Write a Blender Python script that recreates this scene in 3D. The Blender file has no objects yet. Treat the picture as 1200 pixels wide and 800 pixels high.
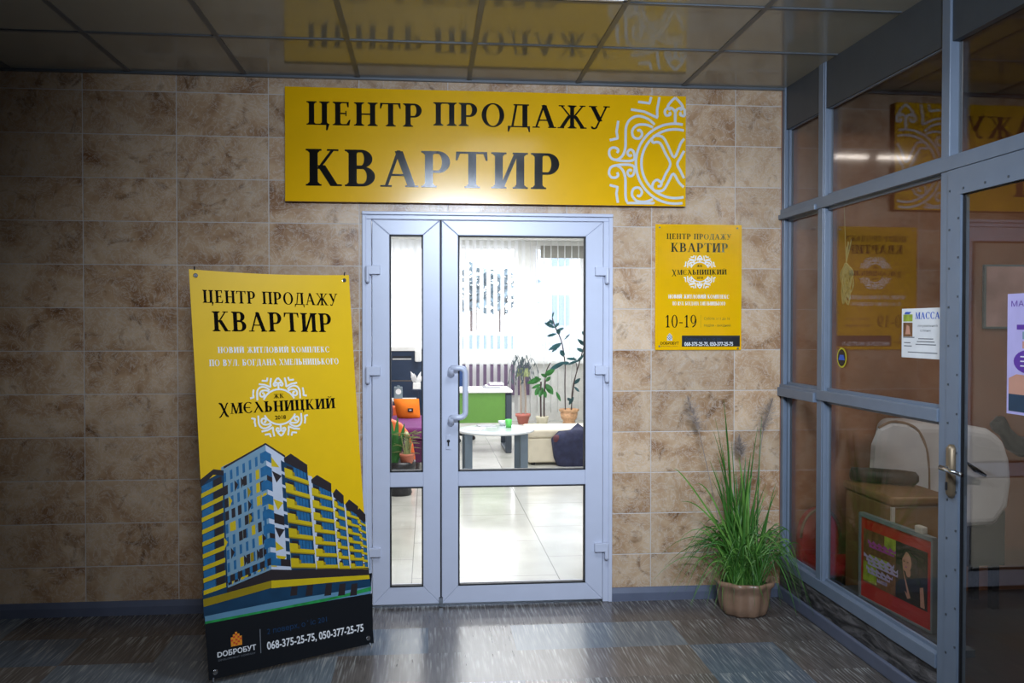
import bpy, bmesh, math, random
from mathutils import Vector, Matrix
S = bpy.context.scene
COL = S.collection
PI = math.pi
random.seed(7)

# ------------------------------------------------------------------ camera
FPX, CX, CY, CZ = 1050.0, 0.0, -4.9465, 1.5461
YAW, PITCH, ROLL = .0935, -.0172, .0006
def cam_axes():
    cy, sy, cp, sp = math.cos(YAW), math.sin(YAW), math.cos(PITCH), math.sin(PITCH)
    f = Vector((sy*cp, cy*cp, sp)); r = Vector((cy, -sy, 0)); u = r.cross(f)
    cr, sr = math.cos(ROLL), math.sin(ROLL)
    return cr*r+sr*u, -sr*r+cr*u, f
AR, AU, AF = cam_axes()
CPOS = Vector((CX, CY, CZ))
cd = bpy.data.cameras.new('camera'); cam = bpy.data.objects.new('camera', cd); COL.objects.link(cam)
cd.sensor_width = 36; cd.lens = FPX/1200*36; cd.clip_start = .02; cd.clip_end = 200
M3 = Matrix((AR, AU, -AF)).transposed()
cam.matrix_world = Matrix.Translation(CPOS) @ M3.to_4x4()
S.camera = cam
# surveying helpers: a photo pixel (1200x800) to the point of a known plane of the place
def ray(px, py): return AR*((px-600)/FPX) - AU*((py-400)/FPX) + AF
def hit(px, py, p, n):
    d = ray(px, py); p = Vector(p); n = Vector(n)
    return CPOS + d*(n.dot(p-CPOS)/n.dot(d))
def at_y(px, py, y): return hit(px, py, (0, y, 0), (0, 1, 0))
def at_z(px, py, z): return hit(px, py, (0, 0, z), (0, 0, 1))

# ------------------------------------------------------------------ world, lights, exposure
S.view_settings.view_transform = 'Standard'; S.view_settings.look = 'None'
S.view_settings.exposure = 0.0; S.view_settings.gamma = 1.0; S.view_settings.use_curve_mapping = False
w = bpy.data.worlds.new('sky'); S.world = w; w.use_nodes = True
bg = w.node_tree.nodes['Background']; bg.inputs[0].default_value = (.90, .95, 1, 1); bg.inputs[1].default_value = 7
def area(name, loc, sx, sy, power, color, rot=(0, 0, 0), spread=180):
    l = bpy.data.lights.new(name, 'AREA'); l.shape = 'RECTANGLE'; l.size = sx; l.size_y = sy
    l.energy = power; l.color = color; l.spread = math.radians(spread)
    o = bpy.data.objects.new(name, l); COL.objects.link(o); o.location = loc; o.rotation_euler = rot
    return o
COOL = (.74, .85, 1.0)
LAMPS = [(.525, -1.62, 26, 160), (-1.875, -1.62, 1.5, 125), (.525, -3.42, 16, 150)]
FILL = Vector((.40, -5.35, 2.70)); FILL_AIM = Vector((1.0, 0, 1.55))      # unseen fill light added behind the camera for frontal light on the wall
_d = (FILL_AIM-FILL).normalized(); FILL_ROT = _d.to_track_quat('-Z', 'Y').to_euler()
area('added_fill_light', FILL+_d*.03, 1.0, .18, 35, (.70, .82, 1.0), FILL_ROT, 66)    # added light, narrow spread so the left side falls off like vignetting
OFFICE_W, OFFICE_COL = 95, (.95, .97, 1.0)
for k, yy in enumerate((2.2, 5.0, 7.8)):
    area('office_lamp_light', (.9, yy, 3.02), 2.4, 1.0, OFFICE_W, OFFICE_COL)
for _x in (3.27, 3.62): area('salon_lamp_light', (_x, -1.75, 2.86), .27, .045, 9, (.98, .92, .90))

# ------------------------------------------------------------------ helpers
def lin(c): return tuple(((v/255)/12.92 if v/255 <= .04045 else ((v/255+.055)/1.055)**2.4) for v in c)
def newmat(name):
    m = bpy.data.materials.new(name); m.use_nodes = True
    nt = m.node_tree; b = nt.nodes['Principled BSDF']; return m, nt, b
def nd(nt, typ, **kw):
    n = nt.nodes.new(typ)
    for k, v in kw.items():
        if k.startswith('i_'): n.inputs[k[2:]].default_value = v
        else: setattr(n, k, v)
    return n
def mat(name, rgb, rough=.5, metal=0, var=.06, scale=12, spec=.5, bump=0, coat=0, transl=0):
    m, nt, b = newmat(name)
    c = lin(rgb)
    tc = nd(nt, 'ShaderNodeTexCoord'); nz = nd(nt, 'ShaderNodeTexNoise'); nz.inputs['Scale'].default_value = scale
    nz.inputs['Detail'].default_value = 4
    nt.links.new(tc.outputs['Object'], nz.inputs['Vector'])
    rp = nd(nt, 'ShaderNodeValToRGB')
    rp.color_ramp.elements[0].position = .3; rp.color_ramp.elements[1].position = .7
    rp.color_ramp.elements[0].color = (*[x*(1-var) for x in c], 1); rp.color_ramp.elements[1].color = (*[min(1, x*(1+var)) for x in c], 1)
    nt.links.new(nz.outputs['Fac'], rp.inputs['Fac']); nt.links.new(rp.outputs['Color'], b.inputs['Base Color'])
    b.inputs['Roughness'].default_value = rough; b.inputs['Metallic'].default_value = metal
    b.inputs['Specular IOR Level'].default_value = spec; b.inputs['Coat Weight'].default_value = coat
    if bump:
        bm_ = nd(nt, 'ShaderNodeBump'); bm_.inputs['Strength'].default_value = bump; bm_.inputs['Distance'].default_value = .01
        nt.links.new(nz.outputs['Fac'], bm_.inputs['Height']); nt.links.new(bm_.outputs['Normal'], b.inputs['Normal'])
    if transl:
        out = nt.nodes['Material Output']; tr = nd(nt, 'ShaderNodeBsdfTranslucent'); mx = nd(nt, 'ShaderNodeMixShader')
        nt.links.new(rp.outputs['Color'], tr.inputs['Color']); mx.inputs[0].default_value = transl
        nt.links.new(b.outputs[0], mx.inputs[1]); nt.links.new(tr.outputs[0], mx.inputs[2]); nt.links.new(mx.outputs[0], out.inputs[0])
    return m
def emat(name, rgb, strength):
    m, nt, b = newmat(name); b.inputs['Emission Color'].default_value = (*lin(rgb), 1); b.inputs['Emission Strength'].default_value = strength
    b.inputs['Base Color'].default_value = (*lin(rgb), 1); return m
def glassmat(name, tint=(1, 1, 1), rough=0.0, ior=1.5):
    m, nt, b = newmat(name); out = nt.nodes['Material Output']
    t = nd(nt, 'ShaderNodeBsdfTransparent'); t.inputs[0].default_value = (*tint, 1)
    g = nd(nt, 'ShaderNodeBsdfGlossy'); g.inputs['Roughness'].default_value = rough
    lw = nd(nt, 'ShaderNodeLayerWeight'); lw.inputs['Blend'].default_value = .5
    pw = nd(nt, 'ShaderNodeMath', operation='POWER'); pw.inputs[1].default_value = 4.2; nt.links.new(lw.outputs['Facing'], pw.inputs[0])
    fr = nd(nt, 'ShaderNodeMath', operation='MULTIPLY_ADD'); f0 = ((ior-1)/(ior+1))**2; fr.inputs[1].default_value = 1-f0; fr.inputs[2].default_value = f0
    nt.links.new(pw.outputs[0], fr.inputs[0])
    mx = nd(nt, 'ShaderNodeMixShader')
    nt.links.new(fr.outputs[0], mx.inputs[0]); nt.links.new(t.outputs[0], mx.inputs[1]); nt.links.new(g.outputs[0], mx.inputs[2])
    nt.links.new(mx.outputs[0], out.inputs[0]); return m

class MB:
    def __init__(s, xf=None): s.v = []; s.f = []; s.m = []; s.xf = xf
    def add(s, vs, fs, mi=0):
        o = len(s.v)
        for p in vs:
            p = Vector(p); s.v.append(s.xf(p) if s.xf else p)
        for f in fs: s.f.append([o+i for i in f]); s.m.append(mi)
    def box(s, x0, x1, y0, y1, z0, z1, mi=0):
        s.add([(x0,y0,z0),(x1,y0,z0),(x1,y1,z0),(x0,y1,z0),(x0,y0,z1),(x1,y0,z1),(x1,y1,z1),(x0,y1,z1)],
              [(0,3,2,1),(4,5,6,7),(0,1,5,4),(1,2,6,5),(2,3,7,6),(3,0,4,7)], mi)
    def tube(s, pts, r, n=10, mi=0, cap=True):
        pts = [Vector(p) for p in pts]; N = len(pts)
        rs = r if isinstance(r, (list, tuple)) else [r]*N
        vs = []; up = None
        for i, p in enumerate(pts):
            t = (pts[min(i+1, N-1)]-pts[max(i-1, 0)])
            if t.length < 1e-9: t = Vector((0,0,1))
            t.normalize()
            if up is None: up = Vector((0,0,1)) if abs(t.z) < .9 else Vector((1,0,0))
            a = up - t*up.dot(t)
            if a.length < 1e-6: a = t.orthogonal()
            a.normalize(); up = a; b = t.cross(a)
            for k in range(n):
                an = 2*PI*k/n; vs.append(p + (a*math.cos(an)+b*math.sin(an))*rs[i])
        fs = [(i*n+k, i*n+(k+1)%n, (i+1)*n+(k+1)%n, (i+1)*n+k) for i in range(N-1) for k in range(n)]
        if cap: fs += [tuple(range(n-1, -1, -1)), tuple(range((N-1)*n, N*n))]
        s.add(vs, fs, mi)
    def lathe(s, prof, c=(0,0,0), n=32, mi=0, lobes=0, amp=0):
        c = Vector(c); vs = []
        for j, (r, z) in enumerate(prof):
            for k in range(n):
                an = 2*PI*k/n; rr = r*(1+amp*math.cos(lobes*an)) if lobes else r
                vs.append(c+Vector((rr*math.cos(an), rr*math.sin(an), z)))
        fs = [(i*n+k, i*n+(k+1)%n, (i+1)*n+(k+1)%n, (i+1)*n+k) for i in range(len(prof)-1) for k in range(n)]
        fs += [tuple(range(n-1, -1, -1)), tuple(range((len(prof)-1)*n, len(prof)*n))]
        s.add(vs, fs, mi)
    def poly(s, pts, d0, d1, mi=0):
        # flat shape in the local X-Z plane, raised towards -Y from -d0 to -d1
        a = sum(pts[i][0]*pts[(i+1) % len(pts)][1]-pts[(i+1) % len(pts)][0]*pts[i][1] for i in range(len(pts)))
        if a < 0: pts = pts[::-1]
        s.pc = (getattr(s, 'pc', 0)+1) % 67; d1 = d1+s.pc*1e-6      # overlapping strokes never share a plane
        n = len(pts)
        vs = [(x, -d1, z) for x, z in pts]+[(x, -d0, z) for x, z in pts]
        s.add(vs, [tuple(range(n))]+[((i+1) % n, i, n+i, n+(i+1) % n) for i in range(n)], mi)
    def ribbon(s, pts, wd, d0, d1, mi=0):
        pts = [Vector((p[0], p[1])) for p in pts]; N = len(pts); L = []; Rr = []
        for i, p in enumerate(pts):
            t = pts[min(i+1, N-1)]-pts[max(i-1, 0)]
            if t.length < 1e-9: t = Vector((1, 0))
            t.normalize(); nn = Vector((-t.y, t.x))*(wd/2); L.append(p+nn); Rr.append(p-nn)
        for i in range(N-1):
            s.poly([tuple(L[i]), tuple(Rr[i]), tuple(Rr[i+1]), tuple(L[i+1])], d0, d1, mi)
    def leaf(s, base, tip, wd, up, mi=0, n=5, sag=0, fold=.2):
        base = Vector(base); tip = Vector(tip); ax = tip-base; side = ax.cross(Vector(up))
        if side.length < 1e-6: side = ax.orthogonal()
        side.normalize(); nrm = side.cross(ax).normalized()
        vs = []
        for i in range(n+1):
            t = i/n; ww = wd*math.sin(PI*min(1, t*.93+.05))**.8*.5
            c = base+ax*t-Vector((0,0,1))*sag*t*t
            vs += [c-side*ww+nrm*ww*fold, c, c+side*ww+nrm*ww*fold]
        fs = []
        for i in range(n):
            o = i*3; fs += [(o, o+1, o+4, o+3), (o+1, o+2, o+5, o+4)]
        s.add(vs, fs, mi)
    def build(s, name, mats, parent=None, smooth=False, bevel=0, seg=2, local=False, subsurf=0):
        me = bpy.data.meshes.new(name)
        off = Vector((0,0,0))
        if parent is not None and not local: off = root_loc(parent)
        me.from_pydata([tuple(v-off) for v in s.v], [], s.f)
        if not isinstance(mats, (list, tuple)): mats = [mats]
        for m in mats: me.materials.append(m)
        for p, mi in zip(me.polygons, s.m): p.material_index = mi; p.use_smooth = smooth
        me.update()
        o = bpy.data.objects.new(name, me); COL.objects.link(o)
        if parent is not None: o.parent = parent
        if bevel:
            b = o.modifiers.new('bevel', 'BEVEL'); b.width = bevel; b.segments = seg; b.limit_method = 'ANGLE'
        if subsurf:
            b = o.modifiers.new('sub', 'SUBSURF'); b.levels = subsurf; b.render_levels = subsurf
        return o
def root_loc(o):
    while o.parent is not None: o = o.parent
    return o.location.copy()
def empty(name, loc=(0,0,0), rot=(0,0,0)):
    o = bpy.data.objects.new(name, None); COL.objects.link(o); o.location = loc; o.rotation_euler = rot
    o.empty_display_size = .1; return o
def tag(o, label, cat, group=None):
    o['label'] = label; o['category'] = cat
    if group: o['group'] = group
    return o
def struct(o): o['kind'] = 'structure'; return o
def sm(o): 
    for p in o.data.polygons: p.use_smooth = True
    return o
def arc(cx, cy, r, a0, a1, n=12): return [(cx+r*math.cos(math.radians(a0+(a1-a0)*i/n)), cy+r*math.sin(math.radians(a0+(a1-a0)*i/n))) for i in range(n+1)]
def smooth_path(pts, n=6):
    out = []; P = [pts[0]]+list(pts)+[pts[-1]]
    for i in range(1, len(P)-2):
        p0, p1, p2, p3 = [Vector(q) for q in P[i-1:i+3]]
        for k in range(n):
            t = k/n
            out.append(.5*((2*p1)+(p2-p0)*t+(2*p0-5*p1+4*p2-p3)*t*t+(3*p1-p0-3*p2+p3)*t**3))
    out.append(Vector(pts[-1])); return out

# ------------------------------------------------------------------ serif lettering (cap height 1)
W_, H_ = .165, .06           # stem and hairline
def g_stem(x, y0=0, y1=1, w=None, sv=.085, st=.045, bot=True, top=True):
    w = W_ if w is None else w
    o = [[(x, y0), (x+w, y0), (x+w, y1), (x, y1)]]
    if bot: o += [[(x-sv, y0), (x+w+sv, y0), (x+w+sv, y0+st), (x-sv, y0+st)], [(x-sv*.6, y0+st), (x, y0+st), (x, y0+st+.06)], [(x+w, y0+st), (x+w+sv*.6, y0+st), (x+w, y0+st+.06)]]
    if top: o += [[(x-sv, y1-st), (x+w+sv, y1-st), (x+w+sv, y1), (x-sv, y1)], [(x-sv*.6, y1-st), (x, y1-st-.06), (x, y1-st)], [(x+w, y1-st), (x+w, y1-st-.06), (x+w+sv*.6, y1-st)]]
    return o
def g_rect(x0, x1, y0, y1): return [[(x0, y0), (x1, y0), (x1, y1), (x0, y1)]]
def g_diag(x0, y0, x1, y1, w): return [[(x0-w/2, y0), (x0+w/2, y0), (x1+w/2, y1), (x1-w/2, y1)]]
def g_foot(x, y=0, s=.14, up=True): return g_rect(x-s, x+s, y if up else y-.045, y+.045 if up else y)
def g_ring(cx, cy, rx, ry, tw, th, a0=0, a1=360, n=28):
    o = []
    for i in range(n):
        q = []
        for a in (a0+(a1-a0)*i/n, a0+(a1-a0)*(i+1)/n):
            a = math.radians(a); q.append(((cx+rx*math.cos(a), cy+ry*math.sin(a)), (cx+(rx-tw)*math.cos(a), cy+(ry-th)*math.sin(a))))
        o.append([q[0][0], q[1][0], q[1][1], q[0][1]])
    return o
def g_bowl(x, y0, y1, xr, h=None):
    h = H_ if h is None else h; xm = x+(xr-x)*.42
    return g_rect(x, xm, y0, y0+h)+g_rect(x, xm, y1-h, y1)+g_ring(xm, (y0+y1)/2, xr-xm, (y1-y0)/2, W_*1.02, h, -90, 90, 14)
def G(ch):
    if ch == 'П': return g_stem(.1)+g_stem(.58)+g_rect(.1, .7, .945, 1), .86
    if ch == 'Н': return g_stem(.1)+g_stem(.58)+g_rect(.2, .62, .47, .53), .86
    if ch in 'ИЙ':
        o = g_stem(.1)+g_stem(.60)+[[(.22, .05), (.32, .05), (.64, .95), (.54, .95)]]
        if ch == 'Й': o += g_ring(.42, 1.22, .16, .14, .05, .05, 190, 350, 10)
        return o, .88
    if ch == 'Ц': return g_stem(.1)+g_stem(.55)+g_rect(.1, .78, 0, .05)+[[(.70, -.22), (.75, -.22), (.82, .05), (.70, .05)]], .87
    if ch == 'Е': return g_stem(.1)+g_rect(.1, .58, .945, 1)+g_rect(.1, .50, .48, .535)+g_rect(.1, .60, 0, .055)+[[(.53, .78), (.58, .78), (.58, 1), (.50, .95)], [(.50, .05), (.60, 0), (.64, .24), (.59, .24)], [(.46, .40), (.5, .40), (.5, .62), (.46, .62)]], .70
    if ch == 'Т': return g_stem(.31, top=False)+g_rect(.03, .75, .945, 1)+[[(.02, .76), (.06, .76), (.12, .95), (.03, 1)], [(.72, .76), (.76, .76), (.75, 1), (.66, .95)]], .78
    if ch == 'Р': return g_stem(.1)+g_bowl(.2, .40, 1, .68), .74
    if ch == 'В': return g_stem(.1)+g_bowl(.2, .50, 1, .64)+g_bowl(.2, 0, .545, .70), .77
    if ch == 'Б': return g_stem(.1)+g_rect(.1, .60, .945, 1)+[[(.56, .76), (.60, .76), (.60, 1), (.53, .95)]]+g_bowl(.2, 0, .58, .68), .75
    if ch == 'Ь': return g_stem(.1)+g_bowl(.2, 0, .56, .66), .73
    if ch == 'Г': return g_stem(.1)+g_rect(.1, .60, .945, 1)+[[(.56, .74), (.60, .74), (.60, 1), (.52, .95)]], .66
    if ch == 'О': return g_ring(.46, .5, .41, .52, .17, .05), .92
    if ch == 'С': return g_ring(.46, .5, .41, .52, .17, .05, 48, 318)+[[(.70, .70), (.75, .70), (.75, .98), (.66, .93)]], .82
    if ch == 'Є': return g_ring(.46, .5, .41, .52, .17, .05, 48, 318)+g_rect(.15, .60, .47, .54), .80
    if ch == 'Д': return g_diag(.20, .05, .34, .98, .085)+g_stem(.56, bot=False, top=False)+g_rect(.24, .80, .945, 1)+g_rect(.03, .84, 0, .055)+[[(.03, -.20), (.07, -.20), (.15, .05), (.03, .05)], [(.80, -.20), (.84, -.20), (.84, .05), (.72, .05)]], .88
    if ch == 'А': return g_diag(.13, 0, .42, 1, .075)+g_diag(.72, 0, .42, .98, .18)+g_rect(.24, .62, .30, .355)+g_foot(.13, s=.13)+g_foot(.72, s=.15), .87
    if ch == 'Л': return g_diag(.15, 0, .33, .98, .08)+g_stem(.56, top=False)+g_rect(.22, .80, .945, 1)+g_foot(.13, s=.11), .86
    if ch == 'М': return g_diag(.16, 0, .22, 1, .07)+g_diag(.5, 0, .24, 1, .15)+g_diag(.5, 0, .78, 1, .07)+g_stem(.74)+g_foot(.16, s=.12)+g_foot(.2, 1, .1, False), 1.0
    if ch == 'Ж': return g_stem(.46, w=.15)+g_diag(.15, .97, .46, .52, .07)+g_diag(.92, .97, .61, .52, .07)+g_diag(.13, 0, .44, .55, .15)+g_diag(.94, 0, .63, .55, .15)+g_foot(.12, s=.12)+g_foot(.95, s=.12)+g_foot(.15, 1, .11, False)+g_foot(.92, 1, .11, False), 1.08
    if ch == 'К': return g_stem(.1)+g_diag(.30, .46, .62, .98, .075)+g_diag(.66, 0, .36, .56, .18)+g_foot(.70, s=.13)+g_foot(.62, 1, .13, False), .83
    if ch == 'У': return g_diag(.44, .34, .17, .98, .17)+g_diag(.30, .06, .67, .98, .07)+g_foot(.17, 1, .15, False)+g_foot(.68, 1, .12, False)+g_ring(.22, .08, .12, .10, .08, .07, 160, 350, 8), .80
    if ch == 'Х': return g_diag(.69, 0, .17, 1, .18)+g_diag(.14, 0, .67, 1, .075)+g_foot(.13, s=.12)+g_foot(.70, s=.14)+g_foot(.17, 1, .14, False)+g_foot(.67, 1, .12, False), .84
    if ch == 'χ': return smooth_strip([(-.02, -.25), (.10, -.22), (.45, .45), (.62, .95), (.72, 1.0)], .10)+smooth_strip([(.02, .95), (.15, .98), (.35, .45), (.58, -.15), (.72, -.2)], .17), .80
    if ch == 'λ': return g_diag(.12, .05, .42, .62, .10)+g_diag(.74, 0, .25, 1, .19)+g_foot(.12, s=.1), .85
    if ch == '1': return g_stem(.24, w=.14, sv=.13, top=False)+[[(.08, .82), (.10, .77), (.27, .90), (.27, 1)]], .60
    if ch == '0': return g_ring(.36, .5, .31, .52, .14, .05), .72
    if ch == '9': return g_ring(.34, .66, .29, .36, .13, .05)+smooth_strip([(.62, .66), (.60, .42), (.48, .18), (.24, .02)], .10), .70
    if ch == '-': return g_rect(.06, .44, .34, .42), .50
    if ch == '.': return g_ring(.15, .08, .08, .08, .08, .08, n=8), .30
    return [], .38
def smooth_strip(pts, wd):
    p = [(v[0], v[1]) for v in smooth_path([(a, b, 0) for a, b in pts], 5)]; o = []
    for i in range(len(p)-1):
        t = Vector((p[i+1][0]-p[i][0], p[i+1][1]-p[i][1]))
        if t.length < 1e-6: continue
        t.normalize(); n = Vector((-t.y, t.x))*wd/2
        o.append([(p[i][0]+n.x, p[i][1]+n.y), (p[i][0]-n.x, p[i][1]-n.y), (p[i+1][0]-n.x, p[i+1][1]-n.y), (p[i+1][0]+n.x, p[i+1][1]+n.y)])
    return o
def text_adv(t, track): return sum(G(c)[1]+track for c in t)-track
def serif(mb, t, x0, x1, z, h, d0, d1, mi=0, z1=None, track=.05, heavy=False):
    global W_, H_
    W_, H_ = (.21, .095) if heavy else (.185, .070)
    # fits text between x0 and x1; baseline from z (at x0) to z1 (at x1)
    z1 = z if z1 is None else z1
    k = (x1-x0)/text_adv(t, track); x = 0
    for c in t:
        ps, a = G(c)
        for p in ps: mb.poly([(x0+(x+q[0])*k, z+(z1-z)*((x+q[0])*k)/(x1-x0)+q[1]*h) for q in p], d0, d1, mi)
        x += a+track
def sans(mb, t, x0, x1, z, h, d0, d1, mi=0, z1=None, bold=0.0):
    z1 = z if z1 is None else z1
    c = bpy.data.curves.new('lettering', 'FONT'); c.body = t; c.size = 1; c.offset = bold; c.resolution_u = 3
    o = bpy.data.objects.new('lettering', c); COL.objects.link(o)
    bpy.context.view_layer.update()
    me = bpy.data.meshes.new_from_object(o.evaluated_get(bpy.context.evaluated_depsgraph_get()))
    bpy.data.objects.remove(o); bpy.data.curves.remove(c)
    if not me.vertices: return
    xs = [v.co.x for v in me.vertices]; a, b = min(xs), max(xs); k = (x1-x0)/(b-a)
    vs = []
    for dd in (d1,):
        for v in me.vertices:
            X = x0+(v.co.x-a)*k; vs.append((X, -dd, z+(z1-z)*(X-x0)/(x1-x0)+v.co.y/.73*h))
    mb.add(vs, [tuple(p.vertices) for p in me.polygons], mi)
    bpy.data.meshes.remove(me)

# ornament of the emblem, upper left quadrant, unit = outer ring radius, centre = (0,0)
def om(l, c=485): return [((x-c)/248., (490-y)/248.) for x, y in l]
ORN = {'v1': om([(250,112),(322,120),(335,72)]), 'v2': om([(205,160),(290,172),(372,208),(370,160),(385,80)]), 'v3': om([(72,352),(122,340),(115,300),(126,232)]),
       'frame': om([(355,250),(310,215),(250,200),(200,222),(175,268),(172,330),(170,400),(150,450),(112,476)]),
       'curl_l': om([(140,478),(85,465),(68,430),(80,402),(108,398),(126,412),(118,430)]),
       'curl_r': om([(140,478),(200,478),(228,462),(222,420),(200,408),(184,428),(196,447),(212,440)]),
       'curl_u': om([(345,268),(300,252),(245,256),(214,290),(222,330),(255,338),(276,312),(262,286),(245,292)]),
       'finial': om([(472,236),(472,175),(455,150),(425,145),(406,166),(415,192),(440,186),(436,170)], 472),
       'onion': om([(440,160),(425,138),(440,112),(472,80)], 472)}
def ornament(mb, cx, cz, r, d0, d1, mi, quads, skip=(), wd=.062, clipz=None, clipx=None, rings=((1.0, 0, 360), (.86, 0, 360))):
    for k, l in ORN.items():
        if k in skip: continue
        p3 = [(x, z, 0) for x, z in l]
        p = [Vector(p3[i])*(1-j/6)+Vector(p3[i+1])*(j/6) for i in range(len(p3)-1) for j in range(6)]+[Vector(p3[-1])] if k[0] == 'v' else smooth_path(p3, 4)
        for sx, sz in quads:
            q = [(cx+sx*v[0]*r, cz+sz*v[1]*r) for v in p]
            if clipz: q = [v for v in q if abs(v[1]-cz) > clipz*r]
            if clipx is not None: q = [v for v in q if v[0] <= clipx[1] and clipx[2] <= v[1] <= clipx[3]]
            if len(q) > 1: mb.ribbon(q, wd*r, d0, d1, mi)
    for rr, a0, a1 in rings:
        q = [(cx+v[0], cz+v[1]) for v in arc(0, 0, rr*r, a0, a1, 96)]
        if clipx is not None: q = [v for v in q if v[0] <= clipx[1] and clipx[2] <= v[1] <= clipx[3]]
        if len(q) > 1: mb.ribbon(q, wd*r, d0, d1, mi)

# ------------------------------------------------------------------ materials
def tile_material():
    m, nt, b = newmat('marbled wall tile'); L = nt.links.new
    geo = nd(nt, 'ShaderNodeNewGeometry'); sp = nd(nt, 'ShaderNodeSeparateXYZ'); L(geo.outputs['Position'], sp.inputs[0])
    def mth(op, a, b_=None, c=None):
        n = nd(nt, 'ShaderNodeMath', operation=op)
        for i, v in enumerate((a, b_, c)):
            if v is None: continue
            if isinstance(v, (int, float)): n.inputs[i].default_value = v
            else: L(v, n.inputs[i])
        return n.outputs[0]
    right = mth('GREATER_THAN', sp.outputs[0], .33)
    xs = mth('MULTIPLY_ADD', right, -1.5133+1.8173+.4817*7-.4817*.0, mth('ADD', sp.outputs[0], 1.8173))
    u = mth('DIVIDE', xs, .4817); v = mth('DIVIDE', mth('SUBTRACT', sp.outputs[2], 2.7921-.23*20), .23)
    iu, iv = mth('FLOOR', u), mth('FLOOR', v); fu, fv = mth('FRACT', u), mth('FRACT', v)
    # grout mask
    def edge(f, wd): return mth('MINIMUM', f, mth('SUBTRACT', 1.0, f))
    eu = mth('MULTIPLY', edge(fu, 0), .4817); ev = mth('MULTIPLY', edge(fv, 0), .23)
    e = mth('MINIMUM', eu, ev)
    g = nd(nt, 'ShaderNodeMapRange'); g.inputs[1].default_value = .0014; g.inputs[2].default_value = .0030; L(e, g.inputs[0])   # 0 in grout, 1 on tile
    cid = nd(nt, 'ShaderNodeCombineXYZ'); L(iu, cid.inputs[0]); L(iv, cid.inputs[1])
    wn = nd(nt, 'ShaderNodeTexWhiteNoise'); wn.noise_dimensions = '3D'; L(cid.outputs[0], wn.inputs['Vector'])
    sc = nd(nt, 'ShaderNodeVectorMath', operation='SCALE'); sc.inputs['Scale'].default_value = 9; L(wn.outputs['Color'], sc.inputs[0])
    ad = nd(nt, 'ShaderNodeVectorMath', operation='ADD'); L(sc.outputs[0], ad.inputs[0]); L(geo.outputs['Position'], ad.inputs[1])
    def noise(scale, det, dist, rough=.6):
        n = nd(nt, 'ShaderNodeTexNoise'); n.inputs['Scale'].default_value = scale; n.inputs['Detail'].default_value = det
        n.inputs['Distortion'].default_value = dist; n.inputs['Roughness'].default_value = rough; L(ad.outputs[0], n.inputs['Vector']); return n.outputs['Fac']
    r1 = nd(nt, 'ShaderNodeValToRGB'); L(noise(4.2, 6, .6), r1.inputs[0])
    E = r1.color_ramp.elements; E[0].position = .30; E[0].color = (*lin((144,104,72)), 1); E[1].position = .66; E[1].color = (*lin((216,188,156)), 1)
    q = E.new(.46); q.color = (*lin((188,153,118)), 1)
    # dark oval blotches
    r2 = nd(nt, 'ShaderNodeValToRGB'); L(noise(8.5, 3, 1.2), r2.inputs[0])
    E = r2.color_ramp.elements; E[0].position = .27; E[0].color = (.40, .33, .28, 1); E[1].position = .42; E[1].color = (1, 1, 1, 1)
    mx = nd(nt, 'ShaderNodeMix', data_type='RGBA', blend_type='MULTIPLY'); mx.inputs[0].default_value = .85; L(r1.outputs[0], mx.inputs[6]); L(r2.outputs[0], mx.inputs[7])
    # pale scratchy veins
    r3 = nd(nt, 'ShaderNodeValToRGB'); L(noise(11, 8, 2.5, .7), r3.inputs[0])
    E = r3.color_ramp.elements; E[0].position = .475; E[0].color = (0, 0, 0, 1); E[1].position = .53; E[1].color = (0, 0, 0, 1); q = E.new(.503); q.color = (.7, .7, .7, 1)
    mv = nd(nt, 'ShaderNodeMix', data_type='RGBA'); L(r3.outputs[0], mv.inputs[0]); L(mx.outputs[2], mv.inputs[6]); mv.inputs[7].default_value = (*lin((216,202,186)), 1)
    tint = nd(nt, 'ShaderNodeMapRange'); tint.inputs[3].default_value = .84; tint.inputs[4].default_value = 1.05; L(wn.outputs['Value'], tint.inputs[0])
    ms = nd(nt, 'ShaderNodeVectorMath', operation='SCALE'); L(mv.outputs[2], ms.inputs[0]); L(tint.outputs[0], ms.inputs['Scale'])
    mg = nd(nt, 'ShaderNodeMix', data_type='RGBA'); L(g.outputs[0], mg.inputs[0]); mg.inputs[6].default_value = (*lin((206,198,190)), 1); L(ms.outputs[0], mg.inputs[7])
    L(mg.outputs[2], b.inputs['Base Color'])
    bp = nd(nt, 'ShaderNodeBump'); bp.inputs['Strength'].default_value = .5; bp.inputs['Distance'].default_value = .002; L(g.outputs[0], bp.inputs['Height']); L(bp.outputs[0], b.inputs['Normal'])
    b.inputs['Roughness'].default_value = .27; b.inputs['Specular IOR Level'].default_value = .35
    return m
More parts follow.
